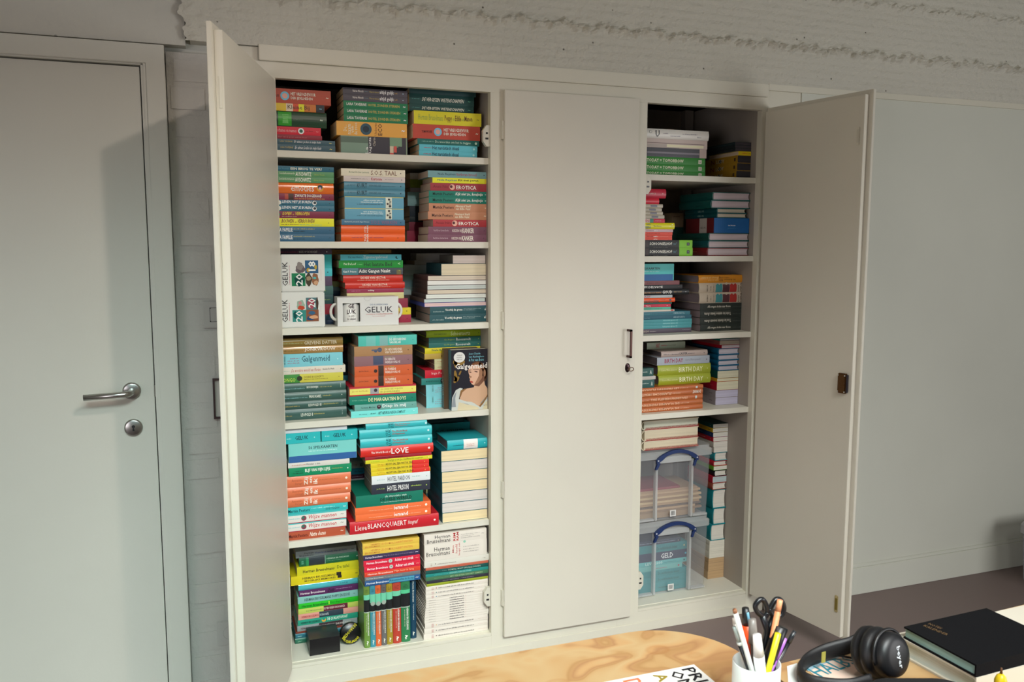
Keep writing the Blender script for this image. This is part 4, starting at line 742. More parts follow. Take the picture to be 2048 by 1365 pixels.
# the row of upright books they lie on
def px(key, x, y, Y): o = K[key]; return atY(o[0]+x/o[2], o[1]+y/o[2], Y)
def upright(i, xa, xb, top, mid, bot, desc, plain=False):
    p0 = px('F1', xa, 1200, .032); p1 = px('F1', xb, 1200, .032); W = p1.x-p0.x; H = ZF-.0935; g = gF
    y0 = .034 if not plain else .05
    root = empty('book', (p0.x, y0, .0932), 0, desc+', upright row, bottom shelf, left bay', 'book', 'upright books bottom shelf, left bay')
    Hh = H if not plain else H*.985
    ns = 8; bul = min(.005, W*.2)
    prof = [(W*k/ns, bul*(2*k/ns-1)**2) for k in range(ns+1)]
    t = .002
    out = prof+[(W, .145), (W-t, .145)]+[(W-t-(W-2*t)*k/ns, bul*(1-2*k/ns)**2+t) for k in range(ns+1)]+[(t, .145), (0, .145)]
    n = len(out); vs = [(a, b, 0) for a, b in out]+[(a, b, Hh) for a, b in out]; fs = [(k, (k+1) % n, n+(k+1) % n, n+k) for k in range(n)]
    so = [n-1]+list(range(0, ns+2)); si = [n-2]+list(range(n-3, ns+2, -1))+[ns+2]
    si = si[:len(so)]
    for k in range(len(so)-1):
        a, b, c, d = so[k], so[k+1], si[min(k+1, len(si)-1)], si[k]
        q = (a, b, c, d) if len({a, b, c, d}) == 4 else tuple(dict.fromkeys((a, b, c, d)))
        if len(q) > 2: fs.append(q); fs.append(tuple(n+j for j in reversed(q)))
    MB().add(vs, fs).build('cover', mat(bot, .4, g), root)
    MB().box(t, W-t, bul+t, .142, .003, Hh-.003).build('page_block', pages_mat('b0a890', g), root)
    def band(z0, z1, c, nm='colour_band', lf=.0004):
        mb = MB()
        for k in range(ns): mb.add([(prof[k][0], prof[k][1]-lf, z0), (prof[k+1][0], prof[k+1][1]-lf, z0), (prof[k+1][0], prof[k+1][1]-lf, z1), (prof[k][0], prof[k][1]-lf, z1)], [(0,1,2,3)])
        mb.build(nm, mat(c, .4, g), root)
    mb = MB()
    if plain:
        text_into(mb, 'Herman Brusselmans', W*.38, W*.62, Hh*.62, Hh*.96, -.0007, 'db'); text_into(mb, 'Vergeef mij de hevigheid', W*.4, W*.6, Hh*.32, Hh*.58, -.0007, 'd'); text_into(mb, '?', W*.3, W*.7, .012, .026, -.0007, 'b')
    else:
        band(Hh*.86, Hh, top); band(Hh*.58, Hh*.86, mid)
        sh = [.78, .72, .68, .70, .74, .78, .80][min(i, 6)]
        band(Hh*.585, Hh*sh, '14181a', 'portrait_strip', .0008)
        if i in (1, 2, 3):
            m2 = MB(); disc_into(m2, W*.5, Hh*(.71, .70, .71)[i-1], W*.42, -.0011); m2.build('portrait_patch', mat('98a498', .4, g), root)
        band(Hh*.572, Hh*.585, 'c8d0c4')
        text_into(mb, 'HERMAN BRUSSELMANS', W*.55, W*.78, Hh*.20, Hh*.565, -.0009, 'db')
        text_into(mb, '?', W*.32, W*.7, .010, .026, -.0009, 'b')
        m3 = MB(); micro_into(m3, W*.3, W*.42, Hh*.26, Hh*.54, -.0009, 'r'); m3.build('small_print', mat('d8d4c0', .5, g*.7), root)
        m4 = MB()
        for q in range(3): micro_into(m4, W*.25, W*.75, Hh*(.9+.02*q), Hh*(.908+.02*q), -.0009)
        m4.build('small_print', mat('202420', .5, g*.7), root)
    mb.build('lettering', mat('e0e4d8', .5, g), root)
for i, a in enumerate([(803, 861, '688438', '6cc4a0', '688c3c', 'leftmost olive green book'), (863, 914, '3c8898', '6cc4a0', '388c9c', 'turquoise blue book, second from left'), (916, 969, 'd06030', '6cc4a0', 'd46434', 'orange book, third from left'),
    (971, 1021, '605c5c', '6cc4a0', '646464', 'grey book, fourth from left'), (1023, 1082, '9c8424', '6cc4a0', '9c8828', 'mustard book, fifth from left'), (1084, 1163, 'b04030', '6cc4a0', 'b43c2c', 'brick red book, sixth from left'), (1165, 1252, '2c7448', '54c08c', '287848', 'forest green book, seventh from left')]):
    upright(i, *a)
upright(7, 1262, 1322, '', '', '123e56', 'navy paperback, rightmost', True)
mk = lambda c: [L(465,500,.15,.8,'c8a49c','r'), C(520,.5,9,c), L(540,900,.35,.6,'746c68'), L(940,1030,.45,.52,'c8a8a0')]
sd = lambda: [L(445,515,.35,.55,'8c8078'), L(655,800,.25,.75,'484040'), C(815,.5,4,'c87c70')]
wh = 'ded6ca'
S('in right stack, bottom shelf, left bay', 'F2', ZS['F'], .024, 160, [
 (397, 1027, 262, 'dcd4c8', 'p', 'thick white paperback, upright red title', [T('Herman', 505, 660, .52, .86, '34302c'), T('Brusselmans', 425, 662, .1, .5, '34302c'), T('RIM', 690, 714, .1, .9, 'c43434', 'rb'), T('RAM', 722, 746, .1, .95, 'c43434', 'rb'), L(768,960,.62,.7,'a8a098'), L(768,900,.46,.53,'a8a098'), L(768,960,.28,.36,'a8a098'), T('~', 975, 1000, .5, .6, 'a09890')]),
 (400, 1030, 430, 'dcd4c8', 'p', 'thickest white paperback, upright red title', [T('Herman', 500, 656, .55, .8, '34302c'), T('Brusselmans', 420, 658, .28, .54, '34302c'), T('Mijn', 682, 702, .35, .8, 'c43434', 'r'), T('hoofd', 712, 734, .3, .82, 'c43434', 'r'), T('loopt om', 742, 764, .15, .9, 'c43434', 'r'), C(805,.95,14,'8cc4ac'), L(790,950,.62,.68,'a8a098'), L(790,945,.45,.51,'a8a098'), L(790,945,.3,.36,'a8a098')]),
 (398, 1052, 495, 'd4d0c4', 'p', 'white paperback with small black mark', [L(458,480,.2,.7,'b8a898','r'), C(510,.5,8,'30302c'), L(530,725,.35,.5,'908880'), L(990,1020,.4,.6,'a09888')]),
 (412, 1045, 520, 'bc6048', 'p', 'thin terracotta paperback', [L(560,860,.4,.6,'8c3c30')]),
 (412, 1045, 558, '0a4c48', 'p', 'dark green paperback, cream capitals', [L(580,632,.4,.6,'6a9c90'), T('DE MENS. MAAT VAN ALLE DINGEN', 642, 965, .28, .72, 'a8c0ac')]),
 (412, 1045, 588, '1a847c', 'p', 'teal paperback, pale capitals', [L(500,640,.35,.55,'5cb0a8'), T('GRENZEN AAN DE ETHIEK', 650, 875, .25, .75, 'a0d0c4')]),
 (415, 1045, 625, '406e4c', 'p', 'moss green paperback, pale capitals', [L(500,645,.4,.55,'70986c'), T('HET VERGETEN VAN HET GEMEEN', 658, 985, .28, .7, 'a4bc90')]),
 (425, 1045, 655, '2c2a36', 'p', 'charcoal paperback', [L(585,645,.4,.6,'a09ca0'), T('MENENS - VRIJHEDEN', 655, 895, .3, .7, '8c8494')]),
 (422, 1042, 682, '909c24', 'p', 'thin olive paperback', [T('NORMAAL', 655, 750, .3, .8, '5c6c18')]),
 (412, 1040, 730, wh, 'p', 'white paperback with red mark', mk('a83c48')), (412, 1040, 772, wh, 'p', 'white paperback with teal mark', mk('2c6c68')), (412, 1040, 812, wh, 'p', 'white paperback with blue mark', mk('1c6c94')),
 (415, 1038, 838, wh, 'p', 'thin white journal', sd()), (415, 1038, 860, wh, 'p', 'thin white journal', sd()), (413, 1038, 882, wh, 'p', 'thin white journal', sd()), (412, 1038, 908, wh, 'p', 'thin white journal', sd()),
 (408, 1045, 932, wh, 'p', 'thin white journal', sd()), (406, 1045, 955, wh, 'p', 'thin white journal', sd()), (404, 1045, 978, wh, 'p', 'thin white journal', sd()), (402, 1045, 1003, wh, 'p', 'thin white journal', sd()), (400, 1048, 1032, wh, 'p', 'thin white journal', sd()), (400, 1046, 1054, wh, 'p', 'thin white journal', sd()),
 (405, 1040, 1112, wh, 'p', 'white paperback with orange dash', mk('d09c3c')), (398, 1040, 1165, wh, 'p', 'white paperback with black dash', mk('3c3c38')), (392, 1040, 1228, wh, 'p', 'white paperback with brown disc', mk('5c2c38')),
], gain=gF, pg='b0a498', edeep=.2)

# ================================================================ right bay
h1, h2, h3, h4, h5 = 1.65, 1.55, 1.4, 1.2, 1.1
tt = lambda: [T('TODAY = TOMORROW', 185, 765, .26, .74, 'c8cca8', 'b'), B(998,1048,.2,.75,'b4b4a4'), L(1012,1035,.28,.68,'3c3c34','r'), L(1062,1075,.25,.75,'5c9c44','r')]
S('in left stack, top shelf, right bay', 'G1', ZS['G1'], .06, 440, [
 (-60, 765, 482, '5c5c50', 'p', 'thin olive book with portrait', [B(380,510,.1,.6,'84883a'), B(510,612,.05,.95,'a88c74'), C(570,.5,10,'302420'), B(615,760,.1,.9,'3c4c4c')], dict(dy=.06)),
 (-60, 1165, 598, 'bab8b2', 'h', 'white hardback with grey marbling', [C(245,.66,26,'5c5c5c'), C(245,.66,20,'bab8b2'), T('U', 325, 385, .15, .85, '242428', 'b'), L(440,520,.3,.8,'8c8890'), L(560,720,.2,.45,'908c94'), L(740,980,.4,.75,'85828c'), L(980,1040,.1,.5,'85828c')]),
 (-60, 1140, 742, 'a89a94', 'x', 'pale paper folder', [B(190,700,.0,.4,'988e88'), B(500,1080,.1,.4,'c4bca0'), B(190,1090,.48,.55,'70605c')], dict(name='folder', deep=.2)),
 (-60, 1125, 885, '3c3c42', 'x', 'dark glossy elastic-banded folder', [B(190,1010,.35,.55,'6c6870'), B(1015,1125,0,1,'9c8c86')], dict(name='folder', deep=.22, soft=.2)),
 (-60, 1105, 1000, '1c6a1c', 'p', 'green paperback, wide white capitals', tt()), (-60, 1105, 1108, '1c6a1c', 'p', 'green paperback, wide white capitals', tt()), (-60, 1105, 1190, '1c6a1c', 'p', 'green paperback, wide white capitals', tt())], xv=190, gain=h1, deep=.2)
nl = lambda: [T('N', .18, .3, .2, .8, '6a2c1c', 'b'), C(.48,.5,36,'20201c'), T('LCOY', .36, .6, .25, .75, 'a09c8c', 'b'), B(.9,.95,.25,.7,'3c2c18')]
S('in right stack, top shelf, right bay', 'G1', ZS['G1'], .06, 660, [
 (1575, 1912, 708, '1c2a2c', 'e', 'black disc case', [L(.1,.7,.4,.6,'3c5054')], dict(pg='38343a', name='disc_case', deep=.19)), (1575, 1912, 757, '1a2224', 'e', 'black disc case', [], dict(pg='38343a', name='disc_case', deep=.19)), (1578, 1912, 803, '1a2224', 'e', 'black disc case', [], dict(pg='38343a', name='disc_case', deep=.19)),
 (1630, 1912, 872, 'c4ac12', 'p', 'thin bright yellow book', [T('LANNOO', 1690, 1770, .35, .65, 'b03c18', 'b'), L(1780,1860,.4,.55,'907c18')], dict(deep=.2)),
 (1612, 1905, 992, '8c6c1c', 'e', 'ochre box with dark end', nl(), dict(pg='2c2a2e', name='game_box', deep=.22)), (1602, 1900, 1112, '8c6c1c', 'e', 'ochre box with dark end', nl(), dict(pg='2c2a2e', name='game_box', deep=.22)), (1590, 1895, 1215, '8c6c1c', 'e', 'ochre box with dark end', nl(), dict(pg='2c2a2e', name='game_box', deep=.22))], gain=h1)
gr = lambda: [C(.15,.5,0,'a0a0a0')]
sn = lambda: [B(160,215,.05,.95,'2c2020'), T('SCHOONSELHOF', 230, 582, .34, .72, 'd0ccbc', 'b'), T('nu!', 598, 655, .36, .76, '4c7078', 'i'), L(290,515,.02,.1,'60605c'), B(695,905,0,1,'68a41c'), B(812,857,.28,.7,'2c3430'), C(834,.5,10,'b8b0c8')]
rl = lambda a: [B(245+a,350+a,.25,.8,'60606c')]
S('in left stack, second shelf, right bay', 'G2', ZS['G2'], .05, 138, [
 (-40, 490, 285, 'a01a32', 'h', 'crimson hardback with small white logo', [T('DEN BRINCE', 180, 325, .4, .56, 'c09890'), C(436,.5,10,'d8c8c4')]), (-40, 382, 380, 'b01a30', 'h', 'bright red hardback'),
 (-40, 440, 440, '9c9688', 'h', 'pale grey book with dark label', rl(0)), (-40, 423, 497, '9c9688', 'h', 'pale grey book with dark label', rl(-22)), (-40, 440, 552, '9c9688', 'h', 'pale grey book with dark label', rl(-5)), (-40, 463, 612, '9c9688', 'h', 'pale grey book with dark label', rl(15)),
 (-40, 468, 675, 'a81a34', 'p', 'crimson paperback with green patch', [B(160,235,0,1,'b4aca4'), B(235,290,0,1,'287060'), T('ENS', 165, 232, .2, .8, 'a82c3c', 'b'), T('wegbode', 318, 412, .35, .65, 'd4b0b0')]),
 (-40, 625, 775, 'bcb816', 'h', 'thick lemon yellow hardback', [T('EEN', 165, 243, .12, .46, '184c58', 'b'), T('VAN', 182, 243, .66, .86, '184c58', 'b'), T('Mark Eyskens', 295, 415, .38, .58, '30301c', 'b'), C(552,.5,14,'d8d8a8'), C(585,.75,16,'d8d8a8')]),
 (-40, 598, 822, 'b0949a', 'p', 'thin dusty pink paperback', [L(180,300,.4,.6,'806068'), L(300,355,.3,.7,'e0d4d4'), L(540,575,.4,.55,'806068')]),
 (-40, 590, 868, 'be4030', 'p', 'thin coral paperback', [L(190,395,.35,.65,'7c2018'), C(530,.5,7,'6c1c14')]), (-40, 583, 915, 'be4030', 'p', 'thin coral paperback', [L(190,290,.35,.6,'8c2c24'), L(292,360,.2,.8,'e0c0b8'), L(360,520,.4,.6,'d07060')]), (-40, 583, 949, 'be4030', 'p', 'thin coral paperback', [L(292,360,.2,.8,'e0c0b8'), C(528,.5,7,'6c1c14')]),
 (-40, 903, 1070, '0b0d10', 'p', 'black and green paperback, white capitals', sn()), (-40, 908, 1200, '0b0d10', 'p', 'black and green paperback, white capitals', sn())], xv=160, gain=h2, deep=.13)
gk = lambda: [T('GELUK', .42, .62, .3, .72, '8aa8a0'), L(.05,.3,.4,.6,'0c302e')]
gs = lambda: [L(.55,.85,.3,.4,'06302e'), L(.55,.75,.62,.7,'06302e')]
S('in right stack, second shelf, right bay', 'G2', ZS['G2'], .055, 190, [
 (1213, 1885, 318, '0a4a46', 'f', 'thick hardback, teal spine, pages outward', gs(), dict(pg='b0a4aa')), (1188, 1868, 445, '0a4a46', 'f', 'thick hardback, teal spine, pages outward', gs(), dict(pg='b0a4aa')),
 (1288, 1752, 522, '0a464a', 'f', 'small hardback, teal cover, pages outward', gk(), dict(pg='b4ac9c')), (1285, 1762, 598, '0a464a', 'f', 'small hardback, teal cover, pages outward', gk(), dict(pg='b4ac9c')),
 (1240, 1795, 838, '0c508a', 'x', 'blue-fronted card box, dark red side', [T('Leo Bormans', 1465, 1580, .48, .55, 'c8ccd4', 'b'), L(1470,1575,.41,.44,'4c90b0'), L(1455,1590,.31,.34,'4c90b0')], dict(side='5c181c', name='card_box', deep=.2)),
 (1153, 1825, 958, '0a403a', 'f', 'thick hardback, dark green spine, pages outward', gs(), dict(pg='b4a8ac')), (1145, 1830, 1072, '0a4c50', 'f', 'thick hardback, teal spine, pages outward', gs(), dict(pg='b4a8ac')), (1130, 1805, 1195, '6c1a1c', 'f', 'thick hardback, red spine, pages outward', [L(.3,.7,.45,.55,'9c5c54')], dict(pg='b4a8ac'))], gain=h2, edeep=.23)
S('in back pile, second shelf, right bay', 'G2', ZS['G2'], .32, 520, [(570, 760, 745, '94826c', 'p', 'tan book', [L(600,700,.7,.8,'5c4c40')]), (520, 760, 1000, '1c4440', 'p', 'dark green book')], gain=h2, deep=.1)
ri = lambda a: [L(150,430,.35,.55,'3c7c88'), T('La ronda interieure', 435+a, 672+a, .25, .8, '90c4c4', 'ui'), L(760,860,.4,.55,'3c7c88')]
tl = lambda: [L(150,235,.35,.5,'5c8c94'), L(270,590,.3,.65,'1c5060'), L(608,770,.62,.75,'a0b8bc'), L(608,785,.35,.48,'a0b8bc')]
S('in left stack, third shelf, right bay', 'G3', ZS['G3'], .092, 143, [
 (-180, 612, 412, '44acaa', 'x', 'turquoise playing card box, blue base', [B(-180,596,0,.38,'0c548c'), T('56 SPELKAARTEN', 18, 388, .66, .8, '10343c', 'b'), L(0,378,.52,.58,'a0d8d4')], dict(name='card_box', deep=.13)),
 (-180, 700, 478, '704044', 'p', 'mauve brown paperback', [L(190,490,.35,.6,'40242c'), C(150,.5,10,'b09c98')]), (-180, 747, 545, '121418', 'p', 'black paperback, white capitals', [T('WIM DELVOYE', 82, 435, .25, .78, 'c8c8c4', 'b'), C(690,.5,6,'b87c3c')]),
 (-180, 850, 640, '12161a', 'h', 'black hardback, white serif title', [L(145,410,.32,.52,'a87438'), T('GOUD', 432, 582, .22, .74, 'd0ccc4', 'b'), T('BERT VOET', 612, 735, .38, .58, '9c7c40'), C(798,.48,12,'c8c8c8')]),
 (-180, 588, 685, 'a0a8ac', 'p', 'thin silver paperback', [T('ERAZIF', 100, 242, .2, .75, 'a82c40', 'b'), C(530,.5,7,'3c5458')]), (-180, 630, 755, 'd0481a', 'h', 'orange hardback, black capitals', [T('PRODUCTEN', 150, 370, .02, .45, '2c1410', 'b'), L(402,480,.45,.62,'6c2810'), C(555,.5,22,'20100c')]),
 (-180, 580, 785, '0a483c', 'p', 'thin dark green paperback'), (-180, 565, 830, 'b81a3c', 'p', 'thin cherry red paperback', [T('Marie', 170, 248, .25, .75, 'e0b0b8', 'b'), L(252,370,.35,.6,'6c1024'), C(505,.5,12,'e8c4c8')]), (-180, 565, 873, '48a28a', 'p', 'thin mint paperback', [T('EXPRESSES TURANDOT', 130, 430, .3, .65, '1c4c40')]), (-180, 620, 903, 'bcb4a8', 'p', 'thin cream paperback', [B(565,605,.2,.9,'9c3c34')]),
 (-180, 868, 965, '286270', 'p', 'petrol blue paperback', tl()), (-180, 888, 1027, '0a4c5e', 'p', 'deep petrol paperback', tl()), (-180, 895, 1075, '38848a', 'p', 'thin turquoise-grey paperback', ri(0)), (-180, 895, 1122, '38848a', 'p', 'thin turquoise-grey paperback', ri(0)), (-180, 888, 1172, '38848a', 'p', 'thin turquoise-grey paperback', ri(-8)),
 (-180, 885, 1240, '463e4a', 'p', 'dark mauve paperback', [T('LUNCH', 62, 213, .25, .65, 'a89c8c', 'b'), L(228,330,.35,.5,'b0a8a8'), L(740,865,.55,.65,'9c949c')])], xv=150, gain=h3, deep=.13)
hh = lambda: [L(1125,1150,.15,.8,'50463c','r'), L(1185,1200,.2,.7,'50463c','r'), L(1230,1245,.1,.85,'50463c','r'), B(1270,1375,.06,.8,'387f84'), C(1297,.78,28,'387f84'), C(1349,.78,28,'387f84'), B(1380,1487,.06,.85,'48262c'), C(1434,.93,26,'b0a490'), B(1490,1598,.06,.8,'982a26'), C(1517,.78,28,'982a26'), C(1571,.78,28,'982a26'),
    T('ROEST', 1618, 1638, .1, .75, '2c2420', 'rb'), T('FAMILIE', 1652, 1672, .1, .95, '2c2420', 'rb'), T('BIJBEL', 1686, 1706, .1, .8, '2c2420', 'rb'), C(1780,.5,16,'84786c')]
rm = lambda s, u: [T(s, 1090 if u else 1135, 1508, .28, .72, 'b4b0a4', 'b'+u+('i' if not u else '')), L(1240,1505,.82 if u else .14,.88 if u else .2,'6c6c64'), L(1535,1715,.4,.52,'3c403c'), C(1785,.5,6,'8c8c84')]
S('in right stack, third shelf, right bay', 'G3', ZS['G3'], .09, 322, [
 (1005, 1842, 448, 'bc7c1e', 'h', 'ochre hardback, upside-down lettering', [T('Brieven om te lezen', 1040, 1310, .5, .78, 'd8b478', 'ui'), T('aan je lief', 1150, 1310, .25, .48, 'd8b478', 'ui'), T('SIT', 1325, 1385, .2, .85, '50341c', 'r'), L(1395,1480,.6,.75,'6c4418'), T('Nic Balthazar', 1400, 1580, .3, .5, '5c3c18', 'u'), L(1785,1835,.5,.58,'d8b478')], dict(deep=.23)),
 (1010, 1840, 605, 'a89c8a', 'h', 'beige hardback with three heart shapes', hh(), dict(deep=.22)), (1015, 1838, 770, 'a89c8a', 'h', 'beige hardback with three heart shapes', hh(), dict(deep=.22)),
 (1025, 1836, 882, '1a221e', 'p', 'black paperback with white italic title', rm('Alle wegen leiden naar Rome', ''), dict(deep=.2)), (1025, 1830, 995, '1a221e', 'p', 'black paperback, upside-down title', rm('Todos los caminos llevan a Roma', 'u'), dict(deep=.2)),
 (1022, 1826, 1105, '1a221e', 'p', 'black paperback, upside-down title', rm('Tous les chemins menent a Rome', 'u'), dict(deep=.2)), (1028, 1824, 1212, '1a221e', 'p', 'black paperback with white italic title', rm('Alle wegen leiden naar Rome', ''), dict(deep=.2))], gain=h3, pg='7c7074')
vp = lambda s, a, b_, u: [T(s, a, b_, .28, .7, 'd4a884', 'b'+u)]
OR = S('in left pile, fourth shelf, right bay', 'G4', ZS['G4'], .053, 845, [
 (-150, 1072, 912, 'a85a2c', 'h', 'rust orange hardback, upside-down capitals', vp('LES PRIMITIFS FLAMANDS', 20, 690, 'u')+[L(708,835,.4,.55,'d4a884'), B(955,985,.2,.75,'b8c0bc')]),
 (-150, 1068, 998, 'a85a2c', 'h', 'rust orange hardback, narrow white word', vp('FLAMISCHE MEISTER', 40, 568, 'u')+[L(585,718,.4,.55,'d4a884'), T('DUMONT', 905, 1032, .25, .85, 'e0d8cc', 'bu')]),
 (-150, 1065, 1080, 'a85a2c', 'h', 'rust orange hardback, upright capitals', vp('THE FLEMISH PRIMITIVES', 245, 828, '')+[L(110,220,.35,.5,'d4a884'), B(945,975,.2,.75,'b8c0bc')]),
 (-150, 1065, 1160, 'a85a2c', 'h', 'rust orange hardback, upside-down capitals', vp('DE VLAAMSE PRIMITIEVEN', 30, 695, 'u')+[L(715,850,.4,.55,'d4a884')]), (-150, 1065, 1240, 'a85a2c', 'h', 'rust orange hardback, upside-down capitals', vp('DE VLAAMSE PRIMITIEVEN', 30, 692, 'u')+[L(710,848,.4,.55,'d4a884')])], xv=105, gain=h4, deep=.25)
ZO = OR[0][3]
S('on orange pile, fourth shelf, right bay', 'G4', ZO, .085, 130, [
 (188, 790, 215, '909c84', 'p', 'pale sage book, upright red capitals', [T('HART', 330, 388, .2, .85, 'a0403c', 'b'), L(410,500,.45,.6,'a0403c'), L(505,640,.25,.8,'5c6450')], dict(dy=.08, deep=.11)),
 (415, 1142, 360, 'a89890', 'h', 'beige hardback, bold dark capitals', [L(450,560,.4,.6,'50484c'), L(572,688,.35,.6,'50484c'), T('CASPER', 690, 825, .35, .72, '28242c', 'b'), L(832,935,.4,.6,'50484c'), L(945,1040,.48,.52,'50484c'), C(1085,.5,14,'1c3c4c')], dict(deep=.22, yt=268)),
 (347, 1172, 487, '9aa2ac', 'p', 'silver-white book, red capitals', [T('BIRTH DAY', 465, 755, .26, .8, '902c48', 'b'), T('Lieve Blancquaert', 795, 1028, .35, .7, '74707c'), C(1125,.5,16,'4c2838')], dict(deep=.22)),
 (360, 1190, 652, '929c26', 'h', 'thick moss yellow hardback, white capitals', [T('Lieve Blancquaert', 415, 655, .38, .62, 'c8c87c'), T('BIRTH DAY', 688, 1060, .26, .74, 'dcdcb0'), C(1137,.5,11,'dcdcb0')], dict(deep=.22)),
 (372, 1190, 815, '929c26', 'h', 'thick moss yellow hardback, white capitals', [T('Lieve Blancquaert', 432, 668, .38, .62, 'c8c87c'), T('BIRTH DAY', 698, 1068, .26, .74, 'dcdcb0'), C(1137,.5,11,'dcdcb0')], dict(deep=.22))], gain=h4, pg='6c6468')
S('in small pile at left post, fourth shelf, right bay', 'G4', ZO, .055, 535, [
 (-100, 290, 660, '1a4c48', 'p', 'dark green book with arrow emblem', [L(110,195,.5,.62,'a0b0a8'), T('A', 232, 262, .25, .75, 'c8d0c8', 'b')]), (-100, 325, 715, 'b0aca4', 'p', 'white book'), (-100, 305, 820, '1a4c48', 'p', 'dark green book with arrow emblem', [L(110,212,.5,.62,'a0b0a8'), T('A', 250, 278, .25, .75, 'c8d0c8', 'b')])], xv=112, gain=h4, deep=.026)
S('in right stack, fourth shelf, right bay', 'G4', ZS['G4'], .095, 66, [
 (1338, 1815, 97, '0a6458', 'e', 'thin book, teal spine', [], dict(pg='a8a8ac')), (1330, 1812, 165, '804440', 'e', 'book with dusty red cover', [L(.3,.8,.4,.6,'50282c')], dict(pg='b8b0a0')), (1362, 1808, 215, 'b0122a', 'e', 'thin book with red cover', [], dict(pg='b0a8ac')),
 (1305, 1806, 318, '0a5474', 'f', 'hardback, blue spine, white pages', [], dict(pg='b4b0b8')), (1302, 1805, 405, '0a5474', 'f', 'hardback, blue spine, white pages', [], dict(pg='b4b0b8')), (1300, 1804, 490, '0a5474', 'f', 'hardback, blue spine, white pages', [], dict(pg='b4b0b8')), (1300, 1803, 572, '0a5474', 'f', 'hardback, blue spine, white pages', [], dict(pg='b4b0b8')),
 (1295, 1800, 690, '0a483e', 'e', 'thick book, dark green spine', [L(.8,.9,.5,.53,'2c8c6c')], dict(pg='c8c4aa')), (1290, 1798, 742, 'c08812', 'e', 'book with ochre spine', [], dict(pg='ccc8ae')), (1282, 1795, 880, '9c0a28', 'e', 'thick book, crimson spine', [L(.8,.9,.5,.53,'e08c94')], dict(pg='ccc8ae')),
 (1264, 1787, 995, '847c80', 'e', 'thick book, grey spine, white pages', [L(.1,.3,.3,.7,'2c3438'), L(.8,.9,.5,.6,'303038')], dict(pg='b4b0c4')), (1262, 1785, 1110, '847c80', 'e', 'thick book, grey spine, white pages', [L(.1,.3,.3,.7,'2c3438'), L(.8,.9,.5,.6,'303038')], dict(pg='b4b0c4'))], gain=h4, edeep=.22)
wp = 'dcd8cc'
S('in tall right stack, bottom shelf, right bay', 'H1', ZS['H'], .155, 182, [
 (1028, 1425, 232, '0a403c', 'e', 'book with dark green spine', [L(.1,.3,.4,.7,'8cb0a8'), C(.9,.5,8,'c0d0cc')], dict(pg=wp)), (1025, 1345, 285, 'c49c12', 'e', 'book with golden yellow spine', [L(.3,.6,.4,.7,'5c4810'), B(.82,.92,.4,.6,'5c4810')], dict(pg=wp)), (1028, 1380, 345, '12305c', 'e', 'book with navy spine', [L(.1,.6,.3,.7,'4c88b0'), C(.9,.5,8,'b0c0d0')], dict(pg=wp)),
 (1030, 1380, 400, 'ac1628', 'e', 'book with red spine', [L(.2,.7,.35,.65,'d08484'), C(.9,.5,8,'e0c0c0')], dict(pg=wp)), (1033, 1380, 465, 'c8c4b8', 'e', 'white-spined book', [], dict(pg=wp)), (1038, 1380, 535, 'c8c4b8', 'e', 'white-spined book', [], dict(pg=wp)),
 (1042, 1400, 640, '2a8c94', 'f', 'hardback with turquoise cover', [], dict(pg=wp)), (1030, 1410, 705, 'ac1628', 'f', 'hardback with red boards', [], dict(pg=wp)), (1035, 1400, 757, '5c9c20', 'e', 'thin book, lime spine', [], dict(pg=wp)), (1040, 1388, 832, '101418', 'f', 'hardback with black spine', [], dict(pg=wp)),
 (1022, 1370, 912, 'ac1a2e', 'e', 'book with red spine, bluish pages', [], dict(pg='b4c4c4')), (1015, 1365, 1000, '904634', 'f', 'hardback, brown spine, dark board', [], dict(pg=wp)), (1015, 1400, 1230, '128088', 'f', 'very thick hardback with teal boards', [], dict(pg=wp)),
 (1020, 1400, 1430, '128088', 'f', 'very thick hardback with teal boards', [], dict(pg=wp)), (992, 1372, 1632, '128088', 'f', 'very thick hardback with teal boards', [], dict(pg=wp)),
 (985, 1280, 1690, 'ccc8b8', 'e', 'small book, red ribbon tip', [], dict(pg='dcd8c8')), (982, 1278, 1770, 'ccc8b8', 'e', 'small book, red ribbon tip', [], dict(pg='dcd8c8')), (980, 1262, 1850, 'ccc8b8', 'e', 'small book, red ribbon tip', [], dict(pg='dcd8c8')),
 (972, 1203, 1910, 'a88c68', 'e', 'kraft brown packet', [], dict(pg='bc9c74')), (967, 1195, 2010, 'a88c68', 'e', 'kraft brown packet', [], dict(pg='bc9c74')), (960, 1186, 2107, 'a88c68', 'e', 'kraft brown packet', [], dict(pg='bc9c74'))], gain=h5, edeep=.19)
# ================================================================ other things in the cupboard
def quad(mb, x0, x1, z0, z1, y): mb.add([(x0,y,z0),(x1,y,z0),(x1,y,z1),(x0,y,z1)], [(0,1,2,3)])
def P3(key, x, y, Y): return px(key, x, y, Y)
